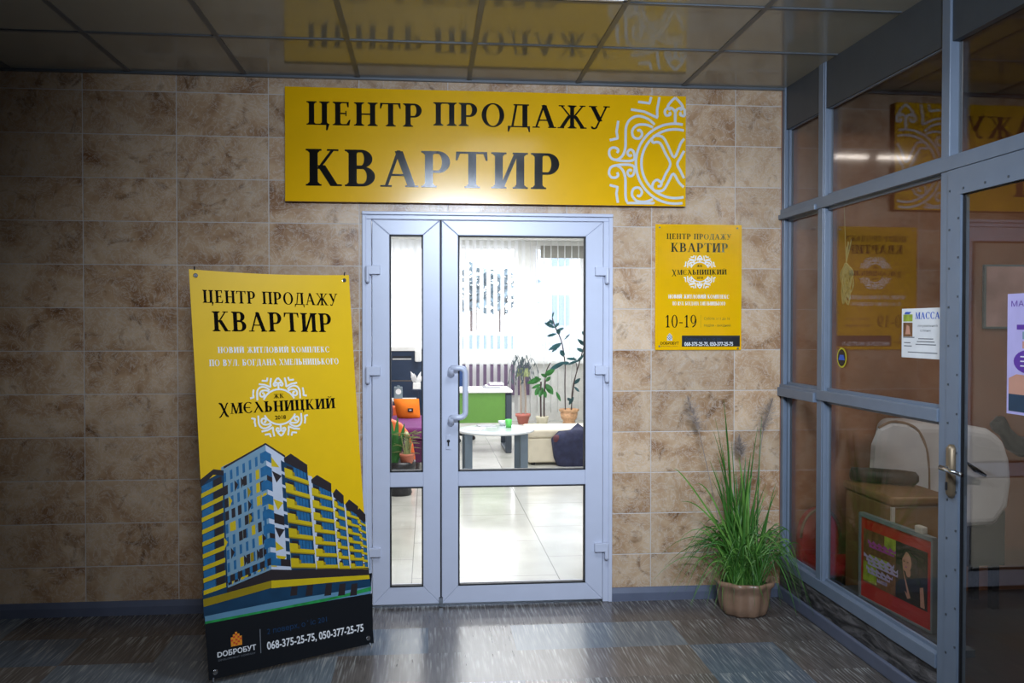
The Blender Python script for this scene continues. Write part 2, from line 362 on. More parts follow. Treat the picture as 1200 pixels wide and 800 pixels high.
def floor_material():
    m, nt, b = newmat('streaked vinyl floor'); L = nt.links.new
    geo = nd(nt, 'ShaderNodeNewGeometry')
    mp = nd(nt, 'ShaderNodeMapping'); mp.inputs['Scale'].default_value = (1/.42, 1/.36, 0); L(geo.outputs['Position'], mp.inputs[0])
    fl = nd(nt, 'ShaderNodeVectorMath', operation='FLOOR'); L(mp.outputs[0], fl.inputs[0])
    fr = nd(nt, 'ShaderNodeVectorMath', operation='FRACTION'); L(mp.outputs[0], fr.inputs[0])
    wn = nd(nt, 'ShaderNodeTexWhiteNoise'); L(fl.outputs[0], wn.inputs['Vector'])
    st = nd(nt, 'ShaderNodeMapping'); st.inputs['Scale'].default_value = (115, 5.5, 1); L(geo.outputs['Position'], st.inputs[0])
    off = nd(nt, 'ShaderNodeVectorMath', operation='MULTIPLY_ADD'); L(wn.outputs['Color'], off.inputs[0]); off.inputs[1].default_value = (7, 7, 7); L(st.outputs[0], off.inputs[2])
    ns = nd(nt, 'ShaderNodeTexNoise'); ns.inputs['Scale'].default_value = 1; ns.inputs['Detail'].default_value = 3; L(off.outputs[0], ns.inputs['Vector'])
    # block colour
    rb = nd(nt, 'ShaderNodeValToRGB'); rb.color_ramp.interpolation = 'CONSTANT'; L(wn.outputs['Value'], rb.inputs[0])
    E = rb.color_ramp.elements; E[0].color = (*lin((92,85,80)), 1); E[1].position = .38; E[1].color = (*lin((88,98,108)), 1)
    q = E.new(.62); q.color = (*lin((104,95,88)), 1); q = E.new(.8); q.color = (*lin((104,112,118)), 1)
    # pale streaks
    rs = nd(nt, 'ShaderNodeValToRGB'); L(ns.outputs['Fac'], rs.inputs[0])
    E = rs.color_ramp.elements; E[0].position = .52; E[0].color = (0, 0, 0, 1); E[1].position = .70; E[1].color = (1, 1, 1, 1)
    am = nd(nt, 'ShaderNodeMath', operation='MULTIPLY'); L(rs.outputs[0], am.inputs[0])
    sx = nd(nt, 'ShaderNodeSeparateXYZ'); L(fr.outputs[0], sx.inputs[0])
    amt = nd(nt, 'ShaderNodeMapRange'); amt.inputs[3].default_value = .15; amt.inputs[4].default_value = .75; L(sx.outputs[1], amt.inputs[0]); L(amt.outputs[0], am.inputs[1])
    mx = nd(nt, 'ShaderNodeMix', data_type='RGBA'); L(am.outputs[0], mx.inputs[0]); L(rb.outputs[0], mx.inputs[6]); mx.inputs[7].default_value = (*lin((178,178,172)), 1)
    rd = nd(nt, 'ShaderNodeValToRGB'); L(ns.outputs['Fac'], rd.inputs[0]); E = rd.color_ramp.elements; E[0].position = .25; E[0].color = (.62, .62, .62, 1); E[1].position = .5; E[1].color = (1, 1, 1, 1)
    mm = nd(nt, 'ShaderNodeMix', data_type='RGBA', blend_type='MULTIPLY'); mm.inputs[0].default_value = 1; L(mx.outputs[2], mm.inputs[6]); L(rd.outputs[0], mm.inputs[7])
    L(mm.outputs[2], b.inputs['Base Color'])
    b.inputs['Roughness'].default_value = .26; b.inputs['Specular IOR Level'].default_value = .55
    bp = nd(nt, 'ShaderNodeBump'); bp.inputs['Strength'].default_value = .12; bp.inputs['Distance'].default_value = .002; L(ns.outputs['Fac'], bp.inputs['Height']); L(bp.outputs[0], b.inputs['Normal'])
    return m
def grid_floor(name, c1, c2, pitch, rough):
    m, nt, b = newmat(name); L = nt.links.new
    geo = nd(nt, 'ShaderNodeNewGeometry')
    br = nd(nt, 'ShaderNodeTexBrick'); br.offset = 0.5; br.inputs['Scale'].default_value = 1; br.inputs['Brick Width'].default_value = pitch; br.inputs['Row Height'].default_value = pitch
    br.inputs['Mortar Size'].default_value = .003; br.inputs['Mortar Smooth'].default_value = .1
    rt = nd(nt, 'ShaderNodeMapping'); rt.inputs['Rotation'].default_value = (0, 0, PI/2); rt.inputs['Location'].default_value = (.1, .1, 0); L(geo.outputs['Position'], rt.inputs[0]); L(rt.outputs[0], br.inputs['Vector'])
    br.inputs['Mortar'].default_value = (*lin(tuple(x*.68 for x in c1)), 1)
    nz = nd(nt, 'ShaderNodeTexNoise'); nz.inputs['Scale'].default_value = 3; nz.inputs['Detail'].default_value = 8; L(geo.outputs['Position'], nz.inputs['Vector'])
    rp = nd(nt, 'ShaderNodeValToRGB'); L(nz.outputs['Fac'], rp.inputs[0]); E = rp.color_ramp.elements; E[0].position = .3; E[0].color = (*lin(c1), 1); E[1].position = .7; E[1].color = (*lin(c2), 1)
    L(rp.outputs[0], br.inputs['Color1']); L(rp.outputs[0], br.inputs['Color2']); L(br.outputs['Color'], b.inputs['Base Color'])
    b.inputs['Roughness'].default_value = rough; return m
def stone_material():
    m, nt, b = newmat('dark split stone'); L = nt.links.new
    tc = nd(nt, 'ShaderNodeTexCoord'); mp = nd(nt, 'ShaderNodeMapping'); mp.inputs['Scale'].default_value = (2, 3, 12); L(tc.outputs['Object'], mp.inputs[0])
    nz = nd(nt, 'ShaderNodeTexNoise'); nz.inputs['Scale'].default_value = 2.2; nz.inputs['Detail'].default_value = 6; nz.inputs['Distortion'].default_value = .8; L(mp.outputs[0], nz.inputs['Vector'])
    rp = nd(nt, 'ShaderNodeValToRGB'); L(nz.outputs['Fac'], rp.inputs[0]); E = rp.color_ramp.elements; E[0].position = .38; E[0].color = (*lin((38,36,36)), 1); E[1].position = .7; E[1].color = (*lin((112,108,108)), 1)
    L(rp.outputs[0], b.inputs['Base Color']); b.inputs['Roughness'].default_value = .6
    bp = nd(nt, 'ShaderNodeBump'); bp.inputs['Strength'].default_value = .8; bp.inputs['Distance'].default_value = .02; L(nz.outputs['Fac'], bp.inputs['Height']); L(bp.outputs[0], b.inputs['Normal'])
    return m

M = dict(
    tile=tile_material(), floor=floor_material(), stone=stone_material(),
    office_floor=grid_floor('pale office floor tile', (186,186,176), (208,206,198), .9, .16),
    salon_floor=grid_floor('dark brown floor', (44,32,27), (58,42,34), .2, .35),
    white_wall=mat('white plaster', (232,232,228), .8), brown_wall=mat('brown painted plaster', (152,104,78), .08, var=.10, scale=5, spec=.35),
    dark_wall=mat('dim foyer wall', (120,104,92), .7), ceil=mat('glossy ceiling panel', (160,160,150), .10, spec=.6, var=.03, scale=3), tbar=mat('grey ceiling bar', (92,98,104), .4),
    office_ceil=mat('white ceiling', (238,238,236), .8), salon_ceil=mat('salon ceiling', (150,140,130), .8),
    base=mat('grey skirting plastic', (96,102,120), .35), upvc=mat('white door plastic', (198,202,218), .3, var=.02), seal=mat('black rubber seal', (24,24,28), .6), gap=mat('joint shadow gap rubber', (60,64,72), .6),
    glass=glassmat('clear glass'), sglass=glassmat('partition glass', (.88,.86,.82), 0.0, 1.38),
    alu=mat('blue grey painted aluminium', (110,122,138), .38, var=.04), panel=mat('dark grey head panel', (66,72,78), .5), chrome=mat('chrome', (205,208,212), .18, 1), steel=mat('steel tube', (120,124,130), .35, 1), bronze=mat('aged brass', (142,124,100), .45, .7),
    yellow=mat('yellow sign face', (236,180,2), .17, var=.02, spec=.32), yellow_b=mat('yellow banner vinyl', (232,186,0), .38, var=.02), ink=mat('black ink', (16,14,12), .14, spec=.35), greywhite=mat('pale grey print', (206,208,210), .45, var=.02), white=mat('white print', (236,236,236), .4, var=.02), backing=mat('sign edge', (120,84,20), .5),
    blackb=mat('black banner print', (10,14,20), .4), b_blue=mat('print glass blue', (34,100,144), .4, var=.15, scale=40), b_dkblue=mat('print deep blue', (14,56,84), .4, var=.2), b_lblue=mat('print pale facade', (120,152,170), .4), b_white=mat('print white facade', (198,204,216), .4), b_yel=mat('print yellow balcony', (206,178,14), .4), b_yels=mat('print olive balcony side', (150,128,10), .4), b_dark=mat('print dark brown', (42,34,36), .4), b_road=mat('print road', (96,140,166), .4), b_green=mat('print grass', (36,140,70), .4, var=.3, scale=30), navytxt=mat('navy print', (18,56,92), .4), orange_p=mat('orange print', (240,150,40), .4), grey_p=mat('grey print', (112,116,122), .4), olive_t=mat('dark olive print', (96,76,10), .4), red_p=mat('red print', (214,60,40), .4),
    pot=mat('glazed clay pot', (142,112,90), .28, var=.15, scale=14), soil=mat('soil', (38,28,22), .9, var=.3, scale=60, bump=.6), grass=mat('grass blade', (66,116,42), .45, var=.35, scale=9, transl=.25), grass2=mat('pale grass blade', (112,158,70), .45, var=.3, scale=9, transl=.25), plume=mat('dry plume', (150,136,126), .9, var=.2), terracotta=mat('terracotta', (196,116,92), .6), pinkpot=mat('pink clay', (206,124,112), .6), creampot=mat('cream pot', (222,214,190), .5), ornpot=mat('ornate sandy clay', (214,168,128), .6, var=.2, scale=30),
    thinleaf=mat('thin grey green leaf', (84,98,104), .6),
    leaf=mat('green leaf', (58,122,60), .4, var=.2, transl=.3), leafb=mat('blue green leaf', (52,92,98), .4, var=.2, transl=.25), stemw=mat('pale stem', (176,160,146), .7), stemd=mat('dark stem', (74,60,60), .7), vleaf=mat('variegated leaf', (150,160,110), .5, var=.3, scale=40), blackpl=mat('black plastic', (22,22,26), .35),
    blind=mat('white blind fabric', (240,240,240), .8, var=.02, transl=.5), violet=mat('violet grey panel', (118,98,126), .6), winframe=mat('white window frame', (240,240,240), .4),
    green=mat('green laminate', (100,150,62), .35, var=.04), worktop=mat('white laminate', (240,240,238), .3), darkleg=mat('dark grey metal', (62,72,84), .35), legblue=mat('slate metal', (92,106,118), .4), tabletop=mat('white table gloss', (218,222,226), .12), insetglass=mat('pale inset glass', (196,206,208), .08), paper=mat('paper', (236,236,236), .7), paper2=mat('grey paper', (150,150,158), .6), cupg=mat('green paper cup', (96,206,96), .4), leather=mat('beige leatherette', (214,204,182), .45, bump=.05), navy=mat('navy cloth', (44,48,76), .85, var=.25, scale=20, bump=.5), redcl=mat('dull red lining', (96,56,66), .85), chairblue=mat('blue office fabric', (54,84,140), .8),
    cab=mat('dark blue cabinet', (34,52,78), .35, var=.08), cabdark=mat('cabinet dark groove', (16,22,38), .5), orange=mat('orange cushion fabric', (244,128,26), .85, var=.08, bump=.1), purple=mat('purple upholstery', (112,44,108), .8, var=.1), orangearm=mat('orange armrest', (226,106,50), .5), dviolet=mat('dark violet upholstery', (78,34,72), .85),
    boxbrown=mat('brown leatherette box', (138,104,66), .5, var=.12, scale=4), trimw=mat('pale edge trim', (196,190,180), .5), sheet=mat('white sheet', (226,226,232), .85, var=.04, scale=5, bump=.3), piping=mat('tan piping', (150,124,104), .8), blackc=mat('black vinyl', (16,15,18), .45), red=mat('deep red upholstery', (176,22,36), .6), pred=mat('red poster card', (190,20,26), .35), skin=mat('printed skin tone', (206,150,128), .5), hair=mat('printed black', (18,14,14), .5), pgreen=mat('printed lime', (160,180,60), .5, var=.4, scale=25), pmag=mat('printed magenta', (176,60,170), .5), pbrown=mat('printed brown', (120,80,50), .5, var=.4, scale=30), frame_g=mat('grey frame', (120,134,142), .35), straw=mat('dry straw', (178,172,134), .9), bluep=mat('blue print', (40,90,190), .5), lilac=mat('lilac print', (190,180,230), .5), purp_p=mat('purple print', (96,50,160), .5), pinkpic=mat('pale pink print', (206,170,168), .5, var=.25, scale=6), curtain=mat('purple curtain', (92,30,120), .85), stick=mat('yellow sticker edge', (190,180,30), .5),
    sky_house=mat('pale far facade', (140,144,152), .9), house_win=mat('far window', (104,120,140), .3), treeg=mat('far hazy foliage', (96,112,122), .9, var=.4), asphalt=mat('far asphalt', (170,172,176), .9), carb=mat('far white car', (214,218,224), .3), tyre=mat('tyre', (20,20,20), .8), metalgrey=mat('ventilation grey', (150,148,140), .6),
)

# ------------------------------------------------------------------ setting: foyer
CEIL = 2.892
DX0, DX1, DZ1 = -.344, 1.015, 2.155          # door opening
XW, ANG = 2.0053, .0117                      # glazed partition on the right
def RW(p):   # local (off into the salon, -t, z) -> world
    off, t, z = p.x, -p.y, p.z
    return Vector((XW+t*math.sin(ANG)+off*math.cos(ANG), -t*math.cos(ANG)+off*math.sin(ANG), z))
def sbox(name, m, *a, **k):
    b = MB(k.pop('xf', None)); b.box(*a); return struct(b.build(name, m, **k))
b = MB(); b.box(-4.2, DX0, 0, .22, 0, 3.08); b.box(DX1, 2.0, 0, .22, 0, 3.08); b.box(DX0, DX1, 0, .22, DZ1, 3.08)
struct(b.build('wall_back', M['tile']))
b = MB(); b.box(-4.2, 2.04, -6.0, .03, -.06, 0); b.box(-4.2, 2.4, -9.2, -6.0, -.06, 0); struct(b.build('floor', M['floor']))
sbox('wall_left', M['dark_wall'], -4.4, -4.2, -9.2, .22, 0, 2.95)
sbox('wall_rear', M['dark_wall'], -4.4, 6.2, -9.4, -9.2, 0, 2.95)
b = MB(); b.box(-4.2, 2.10, -6.0, .0, CEIL, CEIL+.12); b.box(-4.2, 2.4, -9.2, -6.0, CEIL, CEIL+.12); struct(b.build('ceiling', M['ceil']))
b = MB(); gx0 = -1.5754
for i in range(-4, 7):
    x = gx0+.6*i
    if -4.2 < x < 2.0: b.box(x-.012, x+.012, -9.2, 0, CEIL-.004, CEIL+.001)
for j in range(15): b.box(-4.2, 2.02, -.65-.6*j-.012, -.65-.6*j+.012, CEIL-.0045, CEIL+.001)
b.box(-4.2, 2.02, -.022, 0, CEIL-.012, CEIL+.001)
struct(b.build('trim_1', M['tbar']))
def skirting(name, x0, x1):
    b = MB(); b.poly([(0, 0), (.016, 0), (.016, .045), (.006, .072), (0, .075)], 0, 1)
    o = MB(); o.add([(x0+(x1-x0)*(-v.y), -v.x, v.z) for v in b.v], b.f)
    return struct(o.build(name, M['base']))
skirting('baseboard_back', -4.2, DX0); skirting('baseboard_front', DX1, 2.0)

# ------------------------------------------------------------------ glazed partition (right)
def rbox(b, off0, off1, t0, t1, z0, z1, mi=0): b.box(off0, off1, -t1, -t0, z0, z1, mi)
TJ = (-.015, .035); TM = (.463, .520); TP = (1.560, 1.615); TD0 = 1.618
TD1 = 2.52; TEND = 2.58; TE2 = 3.6
w1 = struct(empty('window_1', (XW, 0, 0)))
b = MB(RW)
for t0, t1 in (TJ, TM, TP): rbox(b, 0, .055, t0, t1, .0 if t0 > 1 else .18, CEIL)
rbox(b, 0, .055, TD1+.01, TEND, 0, CEIL); rbox(b, 0, .055, TE2, TE2+.06, 0, CEIL)
rbox(b, .004, .05, TM[0], TM[1]+.012, .18, CEIL)
for z0, z1, tt in ((2.152, 2.208, TE2), (1.165, 1.217, TP[0]), (.178, .237, TP[0])):
    rbox(b, -.008, .055, TJ[0], tt, z0, z1)
rbox(b, -.02, .05, TJ[0]-.01, TM[0], 1.150, 1.200); rbox(b, -.02, .05, TJ[0]-.01, TM[0], 2.15, 2.178)
rbox(b, 0, .055, TEND, TE2, 1.165, 1.217); rbox(b, 0, .055, TEND, TE2, 0, .237)
b.build('window_frame', M['alu'], w1, bevel=.003)
b = MB(RW)
for t0, t1 in ((TM[1], TP[0]), (TJ[1], TM[0])):      # glazing beads round each light
    for z0, z1 in ((.237, 1.165), (1.217, 2.152), (2.208, 2.665)):
        for a0, a1, c0, c1 in ((t0, t0+.014, z0, z1), (t1-.014, t1, z0, z1), (t0, t1, z0, z0+.014), (t0, t1, z1-.014, z1)): rbox(b, .022, .036, a0, a1, c0, c1)
b.build('glazing_bead', M['alu'], w1)
for t0, t1 in ((TJ[1], TM[0]), (TM[1], TP[0]), (TP[1], TD1+.01)):
    b = MB(RW); rbox(b, .01, .045, t0, t1, 2.655, CEIL); b.build('head_panel', M['panel'], w1)
for t0, t1, z0, z1 in ((TJ[1], TM[0], .237, 1.165), (TJ[1], TM[0], 1.2, 2.152), (TJ[1], TM[0], 2.208, 2.655), (TM[1], TP[0], .237, 1.165), (TM[1], TP[0], 1.217, 2.152), (TM[1], TP[0], 2.208, 2.655), (TP[1], TD1+.01, 2.208, 2.655), (TEND, TE2, .237, 1.165), (TEND, TE2, 1.217, 2.152), (TEND, TE2, 2.208, CEIL)):
    b = MB(RW); rbox(b, .038, .043, t0, t1, z0, z1); b.build('glass_pane', M['sglass'], w1)
b = MB(RW); rbox(b, .0, .06, -.0, TP[0], 0, .178); struct(b.build('wall_right', M['stone']))
b = MB(RW); rbox(b, .056, .178, .62, TP[0]-.02, .208, .238); struct(b.build('trim_2', M['panel']))
b = MB(RW); rbox(b, -.02, .0, .018, TP[0]-.02, 0, .07); struct(b.build('baseboard_right', M['base'], bevel=.008))
b = MB(RW); rbox(b, -.02, .03, TE2+.06, 6.0, 0, 2.95); rbox(b, -.02, .25, 6.0, 9.2, 0, 2.95); struct(b.build('wall_right_rear', M['dark_wall']))
# glazed aluminium door leaf
d2 = struct(empty('door_2', (XW, 0, 0)))
b = MB(RW)
rbox(b, -.006, .032, TD0, 1.700, .01, 2.150); rbox(b, -.006, .032, 2.43, TD1, .01, 2.150)
rbox(b, -.006, .032, 1.700, 2.43, 2.050, 2.150); rbox(b, -.006, .032, 1.700, 2.43, .01, .13)
for k in range(14):
    for tt in (1.632, 1.69):
        zz = .12+k*.15+(.04 if tt > 1.66 else 0)
        if zz < 2.1: rbox(b, -.0085, -.005, tt-.004, tt+.004, zz-.004, zz+.004, 1)
for k in range(6): rbox(b, -.0085, -.005, 1.72+k*.13-.004, 1.72+k*.13+.004, 2.066, 2.074, 1)
leafo = b.build('door_leaf', [M['alu'], M['panel']], d2)
b = MB(RW); rbox(b, .004, .016, 1.700, 1.704, .13, 2.05); rbox(b, .004, .016, 1.7, 2.43, 2.046, 2.05); b.build('gasket', M['seal'], leafo)
b = MB(RW); rbox(b, .008, .013, 1.700, 2.43, .13, 2.05); b.build('glass_pane', M['sglass'], leafo)
hn = MB(RW); hn.tube([(-.012, -1.668, .885), (-.012, -1.668, .90), (-.012, -1.668, 1.075), (-.012, -1.668, 1.09)], [.01, .02, .02, .01], 12)
h_ = hn.build('handle_plate', M['bronze'], leafo, smooth=True)
hn = MB(RW); hn.tube([(-.01, -1.668, 1.0), (-.05, -1.668, 1.0)], .009, 10); hn.tube([(-.05, -1.655, 1.0), (-.052, -1.70, .998), (-.05, -1.79, .992)], [.010, .009, .008], 10)
hn.build('lever_handle', M['chrome'], leafo, smooth=True)
hn = MB(RW); rbox(hn, -.036, -.03, 1.664, 1.672, .915, .945); hn.build('keyhole', M['seal'], leafo)

# ------------------------------------------------------------------ main door: two white framed leaves
d1 = struct(empty('door_1', (0, 0, 0)))
def frame_prof(b, x0, x1, z0, z1, wl, wr, wt, wb, y0, y1):
    # mitred rectangular frame, face towards -y
    o = [(x0, z0), (x1, z0), (x1, z1), (x0, z1)]; i = [(x0+wl, z0+wb), (x1-wr, z0+wb), (x1-wr, z1-wt), (x0+wl, z1-wt)]
    c = .006
    for k in range(4):
        n = (k+1) % 4
        A, B, Cc, D = o[k], o[n], i[n], i[k]
        vs = [(A[0], y0, A[1]), (B[0], y0, B[1]), (Cc[0], y0, Cc[1]), (D[0], y0, D[1]), (A[0], y1, A[1]), (B[0], y1, B[1]), (Cc[0], y1, Cc[1]), (D[0], y1, D[1])]
        b.add(vs, [(0, 1, 2, 3), (7, 6, 5, 4), (0, 4, 5, 1), (2, 6, 7, 3), (1, 5, 6, 2), (0, 3, 7, 4)])
b = MB()
b.box(DX0, -.306, -.012, .09, 0, 2.128); b.box(.975, DX1, -.012, .09, 0, 2.128); b.box(DX0, DX1, -.012, .09, 2.128, DZ1)
b.box(DX0-.012, DX0+.01, -.02, -.012, 0, DZ1-.004); b.box(DX1-.01, DX1+.012, -.02, -.012, 0, DZ1-.004); b.box(DX0-.012, DX1+.012, -.03, -.010, DZ1-.004, DZ1+.014)
b.build('door_frame', M['upvc'], d1, bevel=.003)
b = MB(); b.box(-.306, .975, .0, .09, 0, .012); b.build('threshold', M['steel'], d1)
def door_leaf(x0, x1, gx0, gx1):
    y0, y1 = -.022, .045
    b = MB(); frame_prof(b, x0, x1, .018, 2.124, gx0-x0, x1-gx1, .082, .098, y0, y1)
    b.box(gx0-.001, gx1+.001, y0, y1, .664, .748)
    lf = b.build('door_leaf', M['upvc'], d1, bevel=.004)
    b = MB(); 
    for (z0, z1) in ((.116, .664), (.748, 2.042)):
        g = .006
        for a in ((gx0, gx1, z0, z0+g), (gx0, gx1, z1-g, z1), (gx0, gx0+g, z0, z1), (gx1-g, gx1, z0, z1)): b.box(a[0]-.001, a[1]+.001, y0-.003, y0+.03, a[2]-.001, a[3]+.001)
    b.build('glazing_seal', M['seal'], lf)
    for z0, z1 in ((.118, .662), (.75, 2.04)):
        b = MB(); b.box(gx0+.002, gx1-.002, .008, .013, z0, z1); b.build('glass_pane', M['glass'], lf)
    return lf
la = door_leaf(-.303, .066, -.207, -.028); lb = door_leaf(.074, .972, .166, .872)
b = MB(); b.box(.0655, .0745, -.012, .04, .018, 2.124); b.build('meeting_gap', M['seal'], d1)
def hinge(lf, xj, s, z):
    b = MB()
    b.box(min(xj-s*.036, xj+s*.042), max(xj-s*.036, xj+s*.042), -.046, -.02, z-.024, z+.024)
    b.tube([(xj-s*.026, -.036, z-.07), (xj-s*.026, -.036, z-.062), (xj-s*.026, -.036, z+.02)], [.008, .013, .013], 10)
    b.build('hinge', M['upvc'], lf, bevel=.009, seg=3)
for z in (1.850, 1.302, .312): hinge(la, -.300, 1, z); hinge(lb, .966, -1, z)
# pull handle
pts = [(.125, -.025, 1.312), (.125, -.085, 1.312)]
pl = [(.122, -.085, 1.318), (.16, -.085, 1.318)]+[(.172+.03*math.sin(a), -.085, 1.288+.03*math.cos(a)) for a in [PI/2*i/6 for i in range(7)]]+[(.172+.03*math.cos(a), -.085, 1.080-.03*math.sin(a)) for a in [PI/2*i/6 for i in range(7)]]+[(.16, -.085, 1.050), (.122, -.085, 1.050)]
b = MB(); b.tube(pl, .0155, 12)
for z in (1.300, 1.034):
    b.tube([(.125, -.022, z-.02), (.125, -.06, z-.01), (.125, -.092, z+.016)], [.02, .016, .0155], 12)
b.build('pull_handle', M['upvc'], lb, smooth=True)
b = MB(); b.box(.098, .124, -.028, -.02, .868, .948); lp = b.build('lock_plate', M['upvc'], lb, bevel=.003)
b = MB(); b.tube([(.111, -.031, .915), (.111, -.027, .915)], .009, 12); b.box(.107, .115, -.031, -.027, .888, .913); b.build('keyhole', M['seal'], lb)
b = MB(); b.box(.060, .080, -.035, -.015, .004, .055); b.build('floor_bolt', M['steel'], la)

# ------------------------------------------------------------------ office behind the door
OY = 9.6; OC = 3.05
sbox('floor_office', M['office_floor'], -3.2, 5.2, .03, OY+.3, -.06, 0)
sbox('ceiling_office', M['office_ceil'], -3.2, 5.2, .22, OY+.3, OC, OC+.1)
sbox('wall_office_left', M['white_wall'], -3.4, -3.2, .22, OY+.3, 0, OC)
sbox('wall_office_right', M['white_wall'], 5.2, 5.4, .22, OY+.3, 0, OC)
sbox('wall_office_front', M['white_wall'], 2.0, 5.2, .22, .3, 0, OC+.1)
xa0, xa1 = at_y(425, 400, OY).x, at_y(607, 400, OY).x; xb0, xb1 = at_y(624, 400, OY).x, 4.2
b = MB(); zs, zt = .98, 2.86
for x0, x1 in ((-3.2, xa0), (xa1, xb0), (xb1, 5.2)): b.box(x0, x1, OY, OY+.3, 0, OC)
for x0, x1 in ((xa0, xa1), (xb0, xb1)): b.box(x0, x1, OY, OY+.3, zt, OC); b.box(x0, x1, OY, OY+.3, 0, .3); b.box(x0, x1, OY+.06, OY+.3, .3, zs)
struct(b.build('wall_office_far', M['white_wall']))
x0v, x1v = at_y(500, 440, OY).x, at_y(622, 440, OY).x
def win(name, x0, x1):
    wn_ = struct(empty(name, (0, OY, 0))); b = MB()
    frame_prof(b, x0, x1, zs, zt, .06, .06, .06, .06, OY+.05, OY+.12)
    for k in range(1, 3): xx = x0+(x1-x0)*k/3; b.box(xx-.04, xx+.04, OY+.05, OY+.12, zs+.06, zt-.06)
    b.build('window_frame', M['winframe'], wn_); b = MB(); b.box(x0+.06, x1-.06, OY+.08, OY+.086, zs+.06, zt-.06); b.build('glass_pane', M['glass'], wn_)
    b = MB(); b.box(x0-.02, x1+.02, OY-.04, OY+.06, zs-.05, zs+.0); b.build('window_sill', M['worktop'], wn_)
win('window_2', xa0, xa1); win('window_3', xb0, xb1)
b = MB(); b.box(at_y(634, 290, OY).x, xb1, OY+.01, OY+.05, 2.66, 2.86); struct(b.build('trim_4', M['metalgrey']))
b = MB(); b.box(x0v, xa1-.0, OY-.02, OY+.055, .42, zs-.06); b.box(xa1, x1v, OY-.02, OY-.002, .42, zs-.06)
struct(b.build('trim_3', M['violet']))
# vertical blinds
vb = empty('vertical_blind', (0, OY-.12, 0)); tag(vb, 'white vertical slat blind hanging across the far office window', 'blind')
b = MB(); b.box(xa0-.1, 4.0, OY-.16, OY-.10, 2.93, 2.98); b.build('head_rail', M['worktop'], vb)
x = xa0-.02; pitch = .113
bot = .14
while x < 3.6:
    a = math.radians(58 if x < x1v-.03 else 74)
    if at_y(495, 0, OY).x+.35 > x: a = math.radians(30)
    hw = .0635; b = MB(); ca, sa = math.cos(a)*hw, math.sin(a)*hw
    n_ = .012
    vs = []; 
    for z in (bot, 2.93):
        for u, bow in ((-1, 0), (-.5, .7), (0, 1), (.5, .7), (1, 0)):
            vs.append((x+u*ca-bow*n_*math.sin(a)*.5, OY-.13+u*sa+bow*n_*.5, z))
    b.add(vs, [(i, i+1, i+6, i+5) for i in range(4)]); b.build('slat', M['blind'], vb); x += pitch

# outdoors, seen blurred through the slats
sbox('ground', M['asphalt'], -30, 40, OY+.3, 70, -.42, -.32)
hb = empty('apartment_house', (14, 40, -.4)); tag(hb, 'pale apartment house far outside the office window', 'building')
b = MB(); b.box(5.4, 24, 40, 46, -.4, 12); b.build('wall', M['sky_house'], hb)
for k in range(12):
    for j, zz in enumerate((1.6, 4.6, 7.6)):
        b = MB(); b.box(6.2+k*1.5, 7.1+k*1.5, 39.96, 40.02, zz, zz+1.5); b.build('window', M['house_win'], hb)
def far_tree(px, y, z0, z1, rr, lab):
    c = at_y(px, 400, y); t = empty('tree', (c.x, y, -.4)); tag(t, lab, 'tree', 'trees outside the office window')
    b = MB(); b.tube([(c.x, y, -.4), (c.x, y, z0+.4)], .12, 8); b.build('trunk', M['stemd'], t)
    b = MB()
    for k in range(220):
        p = Vector((c.x+random.gauss(0, rr*.45), y+random.gauss(0, rr*.4), random.uniform(z0, z1)))
        q = p+Vector((random.uniform(-.3, .3), random.uniform(-.3, .3), random.uniform(-.3, .3))); b.leaf(p, q, .28, (0, 0, 1), n=2)
    b.build('foliage', M['treeg'], t)  # haze and overexposure are put into the pale foliage colour
far_tree(555, 24, 2.1, 3.4, .9, 'dark tree seen between slats on the left outside the window'); far_tree(588, 27, 2.1, 3.4, 1.0, 'dark tree seen between slats nearer the white window pier')
cx_ = at_y(583, 400, 20).x
cr = empty('car', (cx_, 20, -.4)); tag(cr, 'pale car parked outside behind the office window', 'car')
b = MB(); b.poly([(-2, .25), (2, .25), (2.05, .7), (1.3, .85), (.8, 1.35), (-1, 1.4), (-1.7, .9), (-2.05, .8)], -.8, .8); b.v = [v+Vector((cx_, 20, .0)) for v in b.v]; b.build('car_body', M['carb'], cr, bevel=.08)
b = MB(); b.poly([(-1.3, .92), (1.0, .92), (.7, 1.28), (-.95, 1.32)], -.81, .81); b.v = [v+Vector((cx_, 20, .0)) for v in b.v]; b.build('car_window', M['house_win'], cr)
for sx in (-1.2, 1.25):
    b = MB(); b.tube([(cx_+sx, 19.15, .0), (cx_+sx, 19.4, .0)], .32, 18); b.build('wheel', M['tyre'], cr)

# desk
DY = 5.9
dx1 = at_y(592, 470, DY).x
dk = empty('desk', (dx1-.4, DY, 0)); tag(dk, 'white topped office desk with bright green front panel and dark frame', 'desk')
b = MB(); b.box(dx1-.88, dx1+.09, DY-.02, DY+.75, .735, .765); b.build('desktop', M['worktop'], dk, bevel=.006)
b = MB(); b.box(dx1-.85, dx1, DY, DY+.02, .37, .735); b.build('front_panel', M['green'], dk)
for xx in (dx1+.005, dx1-.88):
    b = MB(); r_ = .04
    b.box(xx, xx+.075, DY-.02, DY+.02, .03, .735); b.box(xx, xx+.075, DY+.70, DY+.74, .03, .735); b.box(xx, xx+.075, DY-.02, DY+.74, 0, .04); b.box(xx, xx+.075, DY-.02, DY+.74, .70, .735)
    b.build('leg', M['darkleg'], dk, bevel=.012)
ps = empty('paper_stack', (dx1-.08, DY+.3, .765)); tag(ps, 'small stack of papers and folders lying on the white desk', 'papers')
